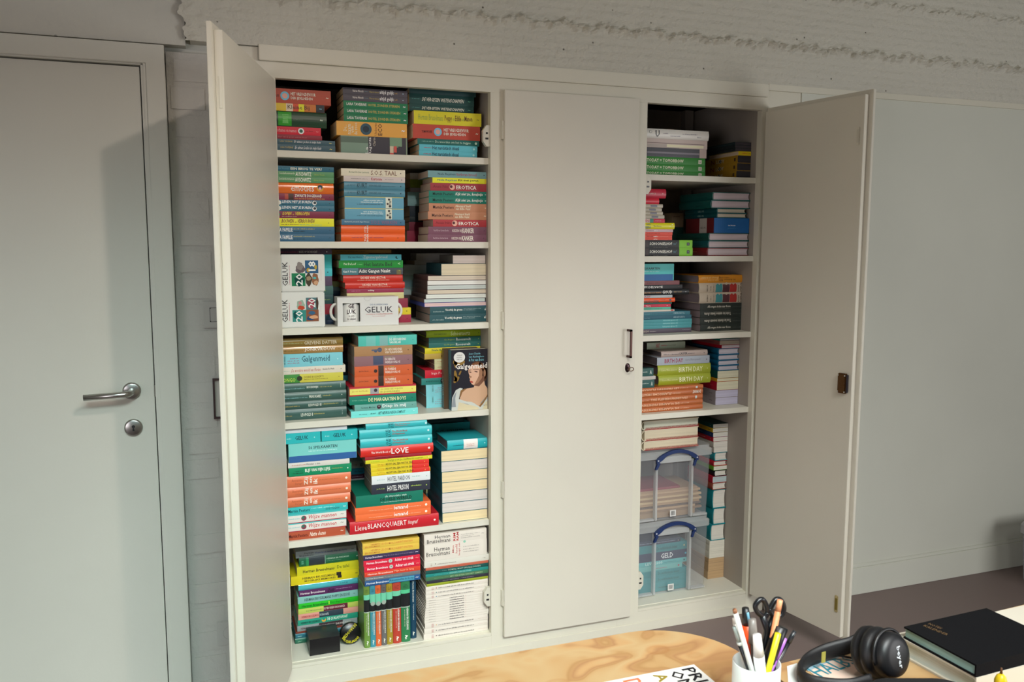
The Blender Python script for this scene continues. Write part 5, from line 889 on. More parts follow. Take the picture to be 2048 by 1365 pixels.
# two shrink-wrapped white calendar packs
def cal_pack(ya, yb_, z0, z1, nums, pics, label):
    a = P3('C1', 155, ya, .034).x; b = P3('C1', 826, ya, .034).x; W = b-a; H = z1-z0
    r = empty('calendar_pack', (a, .034, z0), 0, label, 'calendar', 'white wrapped calendars on third shelf')
    MB().box(0, W, 0, .075, 0, H, .003).build('pack', mat('e2e2dc', .12, 1, 0, .6), r)
    g = lambda f: f*W
    for k, (u0, u1, v0, v1, c) in enumerate(pics):
        q = MB(); big = (u1-u0) > .24 and (v1-v0) > .24
        if big: quad(q, g(u0), g(u1), v0*H, v1*H, -.0004-.00005*k)
        else:
            cx, cz, rx, rz = g((u0+u1)/2), (v0+v1)/2*H, g((u1-u0)/2), (v1-v0)/2*H
            q.add([(cx+rx*(1+.12*math.sin(5*t+k))*math.cos(t), -.0004-.00005*k, cz+rz*(1+.12*math.sin(4*t+2*k))*math.sin(t)) for t in [2*math.pi*j/18 for j in range(18)]], [tuple(range(18))])
        q.build('picture', mat(c, .25), r)
    m = MB(); text_into(m, 'GELUK', g(.035), g(.155), .17*H, .80*H, -.0014, 'r'); m.build('lettering', mat('38383a', .4), r)
    m = MB(); micro_into(m, g(.185), g(.205), .2*H, .72*H, -.0008, 'r'); micro_into(m, g(.905), g(.912), .3*H, .6*H, -.0008, 'r'); m.build('small_print', mat('b8606c', .5), r)
    m = MB(); text_into(m, nums[0], g(.33), g(.49), .17*H, .48*H, -.0016, 'rb'); m.build('numerals', mat('e8ece8', .4), r); m = MB(); text_into(m, nums[1], g(.62), g(.79), .56*H, .82*H, -.0016, 'rb'); m.build('numerals', mat('e8ece8', .4), r)
    return r
zc0 = ZS['C']+.0002; zmid = P3('C1', 163, 722, .034).z; ztop = P3('C1', 147, 146, .034).z
cal_pack(722, 1290, zc0, zmid-.0003, ('20', '20'), [(.26,.57,.17,.50,'3c8c84'), (.28,.36,.26,.46,'16504c'), (.36,.54,.50,.78,'9cb4a0'), (.38,.54,.50,.62,'c04c34'), (.40,.48,.64,.74,'c88c8c'), (.57,.84,.50,.84,'54787c'), (.60,.76,.52,.82,'a84c5c'), (.80,.855,.5,.84,'4c3830'), (.57,.855,.17,.50,'8c5840'), (.58,.76,.2,.32,'2c4c74'), (.62,.78,.36,.46,'3c6484'), (.64,.84,.24,.34,'d8a47c')], 'white shrink-wrapped pack with upright 2020 and photos, lower of two')
cal_pack(146, 720, zmid+.0003, ztop, ('20', '18'), [(.24,.55,.16,.5,'2c8058'), (.30,.52,.16,.46,'1c4c44'), (.33,.55,.5,.72,'6c6064'), (.36,.5,.58,.80,'8c8480'), (.55,.85,.50,.84,'3c6488'), (.58,.66,.52,.64,'b8983c'), (.76,.82,.6,.72,'c0a440'), (.55,.70,.16,.5,'4c4438'), (.57,.68,.30,.42,'a08c70'), (.70,.85,.16,.5,'946448'), (.72,.80,.34,.40,'58b4b0'), (.74,.84,.18,.3,'d0a480')], 'white shrink-wrapped pack with upright 2018 and photos, upper of two')
tw_ = [P3('E1', x, 285, .035) for x in (447, 812)]
tz0 = P3('E1', 447, 285, .035).z; tz1 = P3('E1', 445, 180, .035).z
book(tw_[0].x, tw_[1].x, TWZ[0], TWZ[1], .035, .11, 'x', '26b0b4', 'b9a890', gE, [L(P3('E1', 480, 240, .035).x, P3('E1', 530, 240, .035).x, .42, .6, 'a0dcdc'), T('GELUK', P3('E1', 562, 240, .035).x, P3('E1', 692, 240, .035).x, .34, .72, '0c3c48', 'b'), ('C', P3('E1', 752, 240, .035).x, .5, .003, 'c0e8e8', '')], 'small turquoise card box, right one of two on the aqua playing card box', 'card boxes on the fifth shelf', name='card_box')
# boxed pair of mugs
mx0 = P3('C1', 1030, 1260, .036).x; mx1 = P3('C1', 1952, 1225, .036).x; mz1 = P3('C1', 1022, 800, .036).z; MW = mx1-mx0; MH = mz1-zc0
mg = empty('mug_box', (mx0, .036, zc0), 0, 'white gift box holding two mugs, square window, handles sticking out both sides', 'gift box')
wx0, wx1, wz0, wz1 = MW*.085, MW*.365, MH*.15, MH*.80
m = MB(); c_ = .0
m.box(0, wx0, 0, .0015, 0, MH).box(wx1, MW, 0, .0015, 0, MH).box(wx0, wx1, 0, .0015, 0, wz0).box(wx0, wx1, 0, .0015, wz1, MH)
m.box(0, MW, .0016, .066, 0, .0015).box(0, MW, .0016, .066, MH-.0015, MH).box(0, .0012, .0016, .066, .0016, MH-.0016).box(MW-.0012, MW, .0016, .066, .0016, MH-.0016).box(0, MW, .0661, .0676, 0, MH)
m.build('carton', mat('dcdcd8', .4), mg)
def mug(cx, hs, txt):
    mu = empty('mug', (cx, .0345, .003), 0); mu.parent = mg
    r = .0305; h = MH*.93
    MB().lathe([(0, 0), (r, 0), (r+.0005, .003), (r+.0005, h), (r-.003, h), (r-.003, .004), (0, .004)], (0, 0, 0), 40).build('cup', mat('e6e4de', .15), mu, True)
    reach = (cx if hs < 0 else MW-cx)+.024
    pts = [(hs*(r-.002+(reach-.005-r)*max(0, math.sin(t))**.5), 0, h*.48-.027*math.cos(t)) for t in [math.pi*k/14 for k in range(15)]]
    MB().tube(pts, .0048, 10).build('handle', mat('e6e4de', .15), mu, True)
    if txt:
        t = MB(); yy = -.0322
        for s_, z0, z1, wd in (('GE', .63, .79, .019), ('LUK', .42, .58, .029)): text_into(t, s_, -wd/2, wd/2, h*z0, h*z1, yy, 'b')
        text_into(t, 'is om', -.009, .009, h*.32, h*.37, yy, ''); text_into(t, 'te delen', -.015, .015, h*.19, h*.28, yy, 'i'); t.build('lettering', mat('3c2c34', .4), mu)
mug(MW*.225, -1, True); mug(MW-.0545, 1, False)
m = MB(); text_into(m, 'GELUK', MW*.44, MW*.90, MH*.45, MH*.66, -.0005); m.build('lettering', mat('2c2830', .5), mg)
m = MB(); text_into(m, 'DE KOPPEN VAN', MW*.53, MW*.82, MH*.70, MH*.755, -.0005); m.build('lettering', mat('4c6488', .5), mg)
m = MB(); text_into(m, '2 KOPPEN & 12 INSPIRATIEKAARTEN', MW*.46, MW*.90, MH*.375, MH*.41, -.0005, 'b'); text_into(m, 'voor een goed gesprek', MW*.56, MW*.78, MH*.30, MH*.345, -.0005, 'i'); m.build('lettering', mat('c0504c', .5), mg)
m = MB(); m.lathe([(.010, -.0005), (.0115, -.0012), (.013, -.0005)], (MW*.49, 0, MH*.99), 20, 'y')
m.v = [(a, b_, min(c, MH)) for a, b_, c in m.v]; m.build('tuck_tab', mat('d8d8d4', .3), mg)
# standing cover-out book and the one behind it
gx0 = P3('D2', 1055, 1270, .036).x; gx1 = P3('D2', 1593, 1255, .036).x; gz1 = P3('D2', 1057, 376, .036).z; gx1 = min(gx1, .6942); GW = gx1-gx0; GZ = ZS['D']+.0002; GH = gz1-GZ
gb = empty('book', (gx0, .036, GZ), 0, 'black-covered novel standing face out, painting of a young woman, right of fourth shelf', 'book', 'books in right stack')
m = MB().box(0, GW, 0, .0008, 0, GH).box(0, .0008, .0008, .034, 0, GH).box(0, GW, .0341, .035, 0, GH); m.build('cover', mat('22212a', .3), gb)
MB().box(-.0002, 0, .0005, .034, .001, GH-.001).build('spine_panel', mat('4a8494', .35), gb)
MB().box(.001, GW-.001, .001, .0338, 0, GH-.0015).build('page_block', pages_mat('d0c8b4', 1), gb)
def gp(nm, c, polys, y, rough=.35):
    mm = MB()
    for poly in polys: mm.add([(u*GW, y, v*GH) for u, v in poly], [tuple(range(len(poly)))])
    mm.build(nm, mat(c, rough), gb)
def ell(cx, cy, rx, ry, a=0, n=24):
    out = []
    for k in range(n):
        t = 2*math.pi*k/n; x, y = rx*math.cos(t), ry*math.sin(t); out.append((cx+x*math.cos(a)-y*math.sin(a), cy+x*math.sin(a)+y*math.cos(a)))
    return out
gp('hair', '4a2c1c', [ell(.76, .64, .24, .155, -.3), ell(.93, .60, .07, .14), ell(.60, .74, .09, .03, .3)], -.0004)
gp('hair_light', '7a4a28', [ell(.68, .745, .15, .035, .1), ell(.84, .72, .09, .035, -.6)], -.00055)
gp('shoulders', 'd0a888', [[(.22,.17),(.26,.30),(.42,.355),(.62,.37),(.66,.46),(.90,.50),(.93,.40),(1.0,.34),(1.0,.05),(.75,.03),(.5,.13)]], -.0006)
gp('neck_shade', '7c5440', [[(.62,.40),(.60,.46),(.70,.52),(.92,.56),(.91,.47),(.83,.42),(.76,.38)]], -.0007)
gp('face', 'd8ac90', [[(.465,.66),(.475,.61),(.50,.57),(.485,.535),(.52,.515),(.505,.49),(.525,.465),(.56,.425),(.62,.405),(.74,.44),(.85,.52),(.87,.62),(.82,.69),(.70,.73),(.58,.735),(.50,.71)]], -.0009)
gp('face_shade', 'a07458', [[(.74,.44),(.85,.52),(.87,.62),(.82,.69),(.77,.66),(.76,.56),(.70,.49),(.62,.405)], [(.50,.57),(.56,.555),(.55,.53),(.485,.535)], ell(.92, .60, .035, .06)], -.00105)
gp('features', '4a2820', [ell(.52, .625, .035, .008, -.15), ell(.68, .63, .05, .009, -.2), [(.475,.655),(.545,.665),(.545,.658),(.475,.648)], [(.60,.675),(.76,.665),(.76,.657),(.60,.667)]], -.0012)
gp('lips', 'b04838', [ell(.555, .462, .045, .016, -.2)], -.00125)
gp('blouse', 'c8ccc4', [[(.0,.02),(.02,.22),(.12,.34),(.24,.375),(.31,.36),(.24,.28),(.20,.19),(.42,.14),(.55,.13),(.64,.10),(.75,.05),(.90,.12),(1.0,.23),(1.0,.0),(.0,.0)]], -.0014)
gp('blouse_fold', '8c9498', [[(.0,.06),(.05,.24),(.14,.32),(.10,.20),(.12,.06)], [(.30,.12),(.44,.10),(.62,.04),(.60,.02),(.40,.07)], [(.80,.10),(.95,.2),(.98,.17),(.84,.07)]], -.0015)
gp('bodice', 'd4c8a4', [[(.16,.0),(.20,.14),(.44,.09),(.62,.06),(.74,.03),(.76,.0)], [(.86,.0),(.93,.10),(1.0,.13),(1.0,.0)]], -.0016)
gp('strap', '8c6438', [[(.22,.25),(.25,.33),(.38,.36),(.40,.345),(.30,.30),(.25,.22)], [(.76,.055),(.86,.12),(1.0,.24),(1.0,.20),(.88,.09),(.79,.03)]], -.0017)
gp('ornament', '8c6c2c', [ell(.21,.80,.165,.055), ell(.12,.80,.045,.095), ell(.12,.57,.04,.1,.2), ell(.14,.51,.09,.035,.5), ell(.10,.53,.03,.05), ell(.24,.62,.05,.02,.8)], -.0003)
gp('seal', 'e0ded8', [ell(.225, .878, .155, .087)], -.0006)
m = MB()
for t_, a, b_, c, d in (('Jean-Claude', .48, .80, .905, .945), ('van Rijckeghem', .48, .90, .855, .895), ('& Pat van Beirs', .48, .90, .805, .848)): text_into(m, t_, a*GW, b_*GW, c*GH, d*GH, -.0018)
m.build('lettering', mat('7cc0cc', .4), gb)
m = MB(); text_into(m, 'Galgenmeid', .11*GW, .99*GW, .655*GH, .775*GH, -.0019, 'b'); m.build('lettering', mat('e8e4dc', .4), gb)
m = MB()
for k, t_ in enumerate(('WINNAAR', 'BOEKEN-', 'LEEUW')): text_into(m, t_, .15*GW, .30*GW, (.905-.035*k)*GH, (.922-.035*k)*GH, -.0018)
m.build('lettering', mat('6c6468', .4), gb)
m = MB(); text_into(m, 'Uitgeverij', .87*GW, .985*GW, .052*GH, .07*GH, -.0018, 'b'); m.build('lettering', mat('2c2824', .4), gb)
m = MB(); vs_, fs_ = glyphs('Galgenmeid'); m.add([(-.0004, .030-.022*b_, GH*(.60-.42*a)) for a, b_ in vs_], fs_); m.build('spine_lettering', mat('1c3c4c', .4), gb)
b2 = empty('book', (gx0-.016, .0745, GZ), 0, 'brown-edged book standing upright behind the face-out novel', 'book', 'books in right stack')
# stands between the face-out novel and the stack
MB().box(0, GW*.95, 0, .022, 0, GH+.001, .001).build('cover', mat('54402c', .35), b2)
m = MB(); vs_, fs_ = glyphs('ANTONIA', True); m.add([(-.0004, .018-.014*b_, GH*(.22+.34*a)) for a, b_ in vs_], fs_); m.build('spine_lettering', mat('c0b094', .4), b2)
# black box and black round tin on the cupboard floor
bx0 = P3('F1', 268, 1288, .042).x; bx1 = P3('F1', 563, 1245, .042).x; bz1 = P3('F1', 268, 1125, .042).z
bb = empty('box', (bx0, .042, .0931), 0, 'plain black card box at the front of the bottom shelf, left of the round tin', 'box')
MB().box(0, bx1-bx0, 0, .10, 0, bz1-.0931-.0021, .001).build('base', mat('0c0c0e', .35), bb)
MB().box(-.0005, bx1-bx0+.0005, -.0006, .1005, bz1-.0931-.002, bz1-.0931, .0006).build('lid', mat('1a1a1e', .3), bb)
dx = P3('F1', 665, 1120, .085); 
dk = empty('round_tin', (P3('F1', 662, 1120, .09).x, .092, .0935), 0, 'round black tin with yellow lettering leaning beside the black box', 'tin')
RD = .036
d1 = MB().lathe([(0, -.012), (RD*.93, -.012), (RD, -.009), (RD, .006), (RD*.96, .008), (0, .008)], (0, 0, 0), 40, 'y').build('tin', mat('101012', .3), dk, True)
m = MB()
def arc_text(mb, s, r, a0, a1, h, y):
    vs, fs = glyphs(s, True)
    out = [((r+b_*h)*math.cos(a0+(a1-a0)*a), y, (r+b_*h)*math.sin(a0+(a1-a0)*a)) for a, b_ in vs]; mb.add(out, fs)
arc_text(m, 'DE DROOGTE', RD*.02, 0, 0.001, 0, -.0125)
m = MB(); vs_, fs_ = glyphs('DE DROOGTE', True); an = math.radians(222); m.add([((a-.5)*.058*math.cos(an)-(b_-.5)*.011*math.sin(an)-.002, -.0125, (a-.5)*.058*math.sin(an)+(b_-.5)*.011*math.cos(an)+.008) for a, b_ in vs_], fs_)
arc_text2 = [((RD*.70-(b_)*.0-(1-b_)*-.0085)*math.cos(math.radians(200+130*a)), -.0125, (RD*.70+(1-b_)*.0085)*math.sin(math.radians(200+130*a))) for a, b_ in glyphs('BRUSSELMANS', True)[0]]
m.add(arc_text2, glyphs('BRUSSELMANS', True)[1]); m.build('lettering', mat('c8c020', .4), d1)
d1.rotation_euler = (math.radians(-14), 0, 0); d1.location = (0, 0, RD*.98+.003)
# storage boxes in the right bay
def clear_plastic(name, tint, trans):
    m_, nt, b = nodes_mat(name); b.inputs['Base Color'].default_value = tint; b.inputs['Roughness'].default_value = .22
    b.inputs['Alpha'].default_value = trans; b.inputs['Specular IOR Level'].default_value = .5; return m_
M_CLR = clear_plastic('frosted_clear_plastic', (.62, .64, .68, 1), .2)
M_RIB = clear_plastic('thick_frosted_plastic', (.66, .68, .67, 1), .48)
M_BLUE = mat('0b2a5e', .35)
def rrect(x0, x1, y0, y1, r, n=5):
    out = []
    for cx, cy, a0 in ((x1-r, y0+r, -90), (x1-r, y1-r, 0), (x0+r, y1-r, 90), (x0+r, y0+r, 180)):
        for k in range(n+1):
            t = math.radians(a0+90*k/n); out.append((cx+r*math.cos(t), cy+r*math.sin(t)))
    return out
def ring_walls(mb, levels):
    """levels: list of (rect outline, z) of equal length"""
    n = len(levels[0][0]); vs = [(x, y, z) for o, z in levels for x, y in o]; fs = []
    for i in range(len(levels)-1):
        for k in range(n): fs.append((i*n+k, i*n+(k+1) % n, (i+1)*n+(k+1) % n, (i+1)*n+k))
    return mb.add(vs, fs)
def storage_box(label, x0, x1, y0, y1, z0, z1, hx0, hx1):
    r = empty('storage_box', (x0, y0, z0), 0, label, 'storage box', 'clear storage boxes with blue handles')
    W, D, H = x1-x0, y1-y0, z1-z0; lh = .038; bh = H-lh
    m = MB(); ring_walls(m, [(rrect(.010, W-.010, .010, D-.010, .014), .0), (rrect(.002, W-.002, .002, D-.002, .016), bh)])
    o = rrect(.010, W-.010, .010, D-.010, .014); m.add([(x, y, .0005) for x, y in o], [tuple(range(len(o)))]); m.build('tub', M_CLR, r, True)
    m = MB(); ring_walls(m, [(rrect(-.004, W+.004, -.004, D+.004, .018), bh-.004), (rrect(-.004, W+.004, -.004, D+.004, .018), bh+.018), (rrect(.004, W-.004, .004, D-.004, .016), bh+.024), (rrect(.004, W-.004, .004, D-.004, .016), H-.002)])
    o = rrect(.004, W-.004, .004, D-.004, .016); m.add([(x, y, H-.002) for x, y in o], [tuple(range(len(o)))]); m.build('lid', M_RIB, r, False)
    # front ribs and the ledge behind the handle
    for xa in (hx0, hx1):
        MB().box(xa-.006, xa+.004, -.008, .012, .004, bh-.012, .002).build('rib', M_RIB, r)
    MB().box(.012, hx0-.008, -.006, .012, .004, .012, .001).build('foot_rail', M_RIB, r); MB().box(hx1+.006, W-.02, -.006, .012, .004, .012, .001).build('foot_rail', M_RIB, r)
    MB().box(hx0+.006, hx1-.008, -.010, .004, bh-.020, bh+.002, .002).build('ledge', M_RIB, r)
    # arched blue handle
    n = 14; pts = []; w0 = hx0-.006; w1 = hx1+.020; top = []; bot = []
    for k in range(n+1):
        s = k/n; x = w0+(w1-w0)*s; a = math.sin(math.pi*s)
        top.append((x, bh-.004+.036*a**.75)); bot.append((x, bh-.018+.036*a**.75 if .0 < s < 1 else bh-.014))
    bot = [(x, (z if .16 < k/n < .84 else z-.006)) for k, (x, z) in enumerate(bot)]
    m = MB(); m.prism(top+bot[::-1], -.016, -.006)
    h = m.build('handle', M_BLUE, r)
    MB().prism([(w0-.006, bh-.042), (w0+.003, bh-.042), (w0+.016, bh-.018), (w0+.006, bh-.012)], -.0155, -.0065).build('latch_arm', M_BLUE, h); MB().prism([(w1-.022, bh-.040), (w1-.014, bh-.040), (w1-.004, bh-.014), (w1-.016, bh-.016)], -.0155, -.0065).build('latch_arm', M_BLUE, h)
    m = MB()
    for xx in (w0+.006, w1-.006): m.lathe([(0, -.0165), (.0032, -.0165), (.0034, -.0158)], (xx, 0, bh-.007), 12, 'y')
    m.build('rivet', mat('b8bcbc', .4), h)
    lb = MB().box(W*.585, W*.585+.027, .0025, .0032, .012, .038).build('barcode_label', mat('dcdcd8', .5), r)
    lb.location = (0, -.0035, 0)
    m = MB(); xx = W*.585+.005
    while xx < W*.585+.022: ww = random.choice((.0008, .0013)); m.box(xx, xx+ww, .0021, .0025, .017, .034); xx += ww+random.choice((.0011, .0016))
    m.build('barcode', M_DARK, lb)
    return r
bX1 = P3('H2', 965, 980, .085).x; bX0 = 1.205
zb2t = P3('H2', 1000, 62, .085).z; zb1t = P3('H1', 1030, 422, .085).z
hxa = P3('H2', 300, 600, .085).x-bX0; hxb = P3('H2', 735, 600, .085).x-bX0
storage_box('clear plastic storage box of teal books, lower of two, blue handle', bX0, bX1, .085, .33, .0932, zb2t, hxa, hxb)
storage_box('clear plastic storage box of old papers, upper of two, blue handle', bX0, bX1+.003, .085, .33, zb2t+.0006, zb1t, hxa+.001, hxb+.001)
# books inside the lower box, papers inside the upper one
def inside(rows, zbase, z_of, Y, grp, place):
    for i, (xl, xr, yt, yb, c, kind, desc, dec) in enumerate(rows):
        zt, zb = P3('H2', xl, yt, Y).z, P3('H2', xl, yb, Y).z
        yield i
ib = [(20, 625, 465, '2a3448', 'p', 'navy paperback', [L(120,560,.35,.6,'8090a0'), C(597,.4,10,'b8b4a0')]), (20, 703, 565, '2c7c80', 'p', 'teal paperback, dark title', [T('De verblindende keizer', 330, 585, .25, .7, '184448'), C(668,.5,13,'a8a878')]),
      (20, 703, 670, '26304c', 'p', 'dark blue paperback, white serif word', [T('GELD', 382, 532, .2, .82, 'd4d8d8', 'b'), C(685,.5,16,'3c9cb4')]), (20, 700, 728, '58a8a8', 'p', 'aqua paperback', [T('LEVE 2000', 190, 400, .25, .85, 'b8dcd8', 'b'), L(415,565,.4,.55,'2c7478'), C(668,.5,14,'1c4850')]),
      (20, 645, 790, '68acA8'.lower(), 'p', 'pale teal paperback', [L(310,455,.3,.6,'9c6870'), C(600,.5,15,'a85060')]), (20, 700, 872, '2c8488', 'p', 'teal paperback', [T('De verblindende keizer', 345, 610, .3, .75, '1c5458')]), (20, 700, 945, '2c8488', 'p', 'teal paperback', [T('De verblindende keizer', 345, 605, .3, .75, '1c5458')]), (20, 700, 1030, '2c8488', 'p', 'teal paperback', [L(345,600,.3,.6,'1c5458')])]
S('inside lower clear box, right bay', 'H2', .0955, .108, 410, ib, xv=110, gain=1.1, deep=.17)
ip = []
pc = ['8c4048', 'a88c70', 'b89c7c', 'a08468', 'c0a884', '94785c', 'c4ac88', 'a88c6c', '6c5c50', 'b49878', '8c745c', '9c8468']
for i, c in enumerate(pc): ip.append((20+random.uniform(-20, 20), 860+random.uniform(-60, 35)-(250 if i == 0 else 0), 1010+28*i+14, c, 'x', 'yellowed paper bundle' if i else 'dull red folder', [], dict(name='paper_bundle' if i else 'folder', deep=.17, soft=.8)))
S('inside upper clear box, right bay', 'H1', zb2t+.004, .108, 995, ip, xv=115, gain=1.1)
# cream notebooks with red stitching on the upper box
nz = [P3('H1', 150, y, .07).z for y in (150, 262, 400)]+[zb1t+.0004]
for i in range(3):
    zt, zb = nz[i], nz[i+1]+.0003; xa = P3('H1', 140, 300, .07).x; xb = P3('H1', 850, 300, .07).x; t = zt-zb; Wn = xb-xa
    r = empty('notebook', (xa, .07, zb), 0, 'cream cloth notebook with red stitching on clear box, '+('topmost', 'middle one', 'lowest')[i], 'notebook', 'cream notebooks with red stitching')
    n = 8; prof = [(t/2-t/2*math.sin(math.pi*k/n)*1.0-.0, t/2-t/2*math.cos(math.pi*k/n)) for k in range(n+1)]
    poly = [(x*.8, z) for x, z in prof]+[(Wn, t), (Wn, t-.0022), (t*.45, t-.0022)]+[(t*.45-.25*t*math.sin(math.pi*k/5), t-.0022-(t-.0044)*k/5) for k in range(1, 5)]+[(t*.45, .0022), (Wn, .0022), (Wn, 0)]
    q = MB(); nn = len(poly)
    # C-shaped cloth cover, quads along its length
    outer = [(x*.8, z) for x, z in prof]; outer = [(Wn, 0)]+outer+[(Wn, t)]
    inner = [(Wn, .0022)]+[(x*.8+.002, .0022+(z)*(t-.0044)/t) for x, z in prof]+[(Wn, t-.0022)]
    N2 = len(outer); vs = [(x, 0, z) for x, z in outer]+[(x, 0, z) for x, z in inner]+[(x, .16, z) for x, z in outer]+[(x, .16, z) for x, z in inner]; fs = []
    for k in range(N2-1):
        fs += [(k, k+1, N2+k+1, N2+k), (2*N2+k, 3*N2+k, 3*N2+k+1, 2*N2+k+1), (k, 2*N2+k, 2*N2+k+1, k+1), (N2+k, N2+k+1, 3*N2+k+1, 3*N2+k)]
    q.add(vs, fs); q.build('cloth_cover', mat('d8ceb4', .8), r)
    MB().box(t*.35, Wn-.003, .0015, .158, .0024, t-.0024).build('page_block', pages_mat('d8ccb0' if i else 'ccccb8', 1), r)
    q = MB(); x = t*.5
    while x < Wn-.004:
        q.tube([(x, -.0006, .0018), (x+.0030, -.0010, .0105), (x+.0050, -.0006, .0018)], .0008, 4); x += .0058
    q.tube([(t*.4, -.0006, .0012), (Wn, -.0006, .0012)], .0010, 4)
    q.build('red_stitching', mat('b02c34', .7), r)
# ================================================================ foreground: two plywood desks and what lies on them
def plywood():
    m_, nt, b = nodes_mat('pine_plywood'); N = nt.nodes; Lk = nt.links
    tc = N.new('ShaderNodeTexCoord'); mp = N.new('ShaderNodeMapping'); mp.inputs['Scale'].default_value = (6.0, 8.5, 1); mp.inputs['Location'].default_value = (.35, .2, 0)
    Lk.new(tc.outputs['Object'], mp.inputs[0])
    n = N.new('ShaderNodeTexNoise'); n.inputs['Scale'].default_value = 1.0; n.inputs['Detail'].default_value = 1.6; n.inputs['Distortion'].default_value = .9; Lk.new(mp.outputs[0], n.inputs['Vector'])
    w_ = N.new('ShaderNodeMath'); w_.operation = 'MULTIPLY'; w_.inputs[1].default_value = 3.0; Lk.new(n.outputs['Fac'], w_.inputs[0])
    fr_ = N.new('ShaderNodeMath'); fr_.operation = 'FRACT'; Lk.new(w_.outputs[0], fr_.inputs[0])
    cr = N.new('ShaderNodeValToRGB'); e = cr.color_ramp.elements
    e[0].position = 0; e[0].color = rgb('a67d52'); e[1].position = 1; e[1].color = rgb('a67d52')
    for p, c in ((.10, 'a0784c'), (.16, 'ae895c'), (.5, 'b4966c'), (.78, 'b48c5e'), (.92, '9e734c')): x = e.new(p); x.color = rgb(c)
    Lk.new(fr_.outputs[0], cr.inputs[0])
    v = N.new('ShaderNodeTexVoronoi'); v.inputs['Scale'].default_value = 1.6; v.inputs['Randomness'].default_value = .9; Lk.new(mp.outputs[0], v.inputs['Vector'])
    r2 = N.new('ShaderNodeValToRGB'); r2.color_ramp.elements[0].position = .07; r2.color_ramp.elements[0].color = (.11, .04, .025, 1); r2.color_ramp.elements[1].position = .13; r2.color_ramp.elements[1].color = (1, 1, 1, 1)
    x = r2.color_ramp.elements.new(.25); x.color = (.92, .82, .74, 1); x = r2.color_ramp.elements.new(.30); x.color = (1, 1, 1, 1)
    Lk.new(v.outputs['Distance'], r2.inputs[0])
    mx = N.new('ShaderNodeMix'); mx.data_type = 'RGBA'; mx.blend_type = 'MULTIPLY'; mx.inputs[0].default_value = 1
    Lk.new(cr.outputs[0], mx.inputs[6]); Lk.new(r2.outputs[0], mx.inputs[7]); Lk.new(mx.outputs[2], b.inputs['Base Color']); b.inputs['Roughness'].default_value = .45
    return m_
M_PLY = plywood(); M_PLYE = paint('plywood_edge', 'b8935f', .6, 120, .2); TZ = .745
def slab(mb, outline, z0, z1):
    n = len(outline); mb.add([(x, y, z0) for x, y in outline]+[(x, y, z1) for x, y in outline], [tuple(range(n-1, -1, -1)), tuple(range(n, 2*n))]+[(k, (k+1) % n, n+(k+1) % n, n+k) for k in range(n)])
def desk(loc, outline, legs, label, name='desk'):
    r = empty(name, loc, 0, label, 'desk')
    m = MB(); slab(m, outline, TZ-.018, TZ); o = m.build('desk_top', M_PLY, r)
    for x, y in legs: MB().tube([(x, y, 0), (x, y, TZ-.0185)], .02, 12).build('leg', mat('2c2c2e', .4), r)
    return r
# first desk: back edge at y -1.385, rounded right-hand corner
cor = [(.597+.072*math.sin(t)-.0, -1.457+.072*math.cos(t)) for t in [math.radians(90*k/10) for k in range(11)]]
oa = [(-1.1, -2.35), (-1.1, -1.385), (.50, -1.385)]+[(.50+.155*math.sin(math.radians(9*k)), -1.54+.155*math.cos(math.radians(9*k))) for k in range(1, 11)]+[(.655, -2.35)]
desk((0, 0, 0), oa, [(-1.0, -1.5), (.5, -1.55), (-1.0, -2.25), (.55, -2.25)], 'pale knotty plywood desk with rounded corner in front of the cupboard')
ob_ = [(.662, -2.4), (.662, -1.590), (.70, -1.585), (.873, -1.577), (1.7, -1.53), (1.7, -2.4)]
desk((0, 0, 0), ob_, [(.72, -1.68), (1.6, -1.65), (.72, -2.3), (1.6, -2.3)], 'plywood desk on the right under the headphones and books')
# pen pot
c1 = atZ(1465, 1316, .835); c2 = atZ(1561, 1316, .835); pc_ = (c1+c2)/2; PR = (c2-c1).length/2*.97
PX, PY = pc_.x-.007, pc_.y-.010
pot = empty('pen_pot', (PX, PY, TZ), 0, 'white cylindrical pot crammed with pens at the desk corner', 'pot')
PH = .09
pr = [(0, .0), (PR*.96, .0), (PR, .003), (PR, PH-.001), (PR-.0008, PH), (PR-.002, PH-.001), (PR-.002, .004), (0, .004)]
MB().lathe(pr, (0, 0, 0), 48).build('body', mat('e6eae6', .18), pot, True)
def stick(name, label, cat, u, v, du, rad, parts, back=0.0, dz=.0):
    """a pen standing in the pot: tip of its upper end at image point (u, v) on an upright plane through the pot"""
    top = atY(u, v, PY+back); foot = Vector((PX+du, PY+back*.5, TZ+.006+dz))
    d = (top-foot); Ln = d.length; d.normalize()
    r = empty(name, foot, 0, label, cat, 'pens in the white pot')
    for nm, s0, s1, r0, r1, c, ro_ in parts:
        MB().tube([d*Ln*s0, d*Ln*(s0+(s1-s0)*.5), d*Ln*s1], [r0, (r0+r1)/2, r1], 10).build(nm, mat(c, ro_), r, True)
    return r
def k1(u, v): return 1440+u/7.314, 1180+v/7.314
stick('marker', 'slim white marker with brown tip leaning left in pot', 'pen', *k1(212, 290), .012, .004, [('barrel', 0, .97, .0042, .0040, 'e4e4e0', .25), ('tip', .97, 1.0, .0036, .003, '8c5a3c', .5)], back=-.012)
stick('marker', 'off-white pen at left rim of pot', 'pen', *k1(205, 420), .004, .004, [('barrel', 0, .95, .004, .004, 'd4ccc4', .3), ('cap', .95, 1, .004, .003, 'c0b8b0', .3)], back=.005)
stick('ballpoint_pen', 'black and silver ballpoint leaning left in pot', 'pen', *k1(205, 545), .016, .004, [('barrel', 0, .80, .0046, .0044, '1a1c20', .25), ('collar', .80, .83, .0048, .0048, 'c8ccc8', .2), ('clip', .83, 1.0, .0034, .0028, '98a09c', .3)], back=-.006)
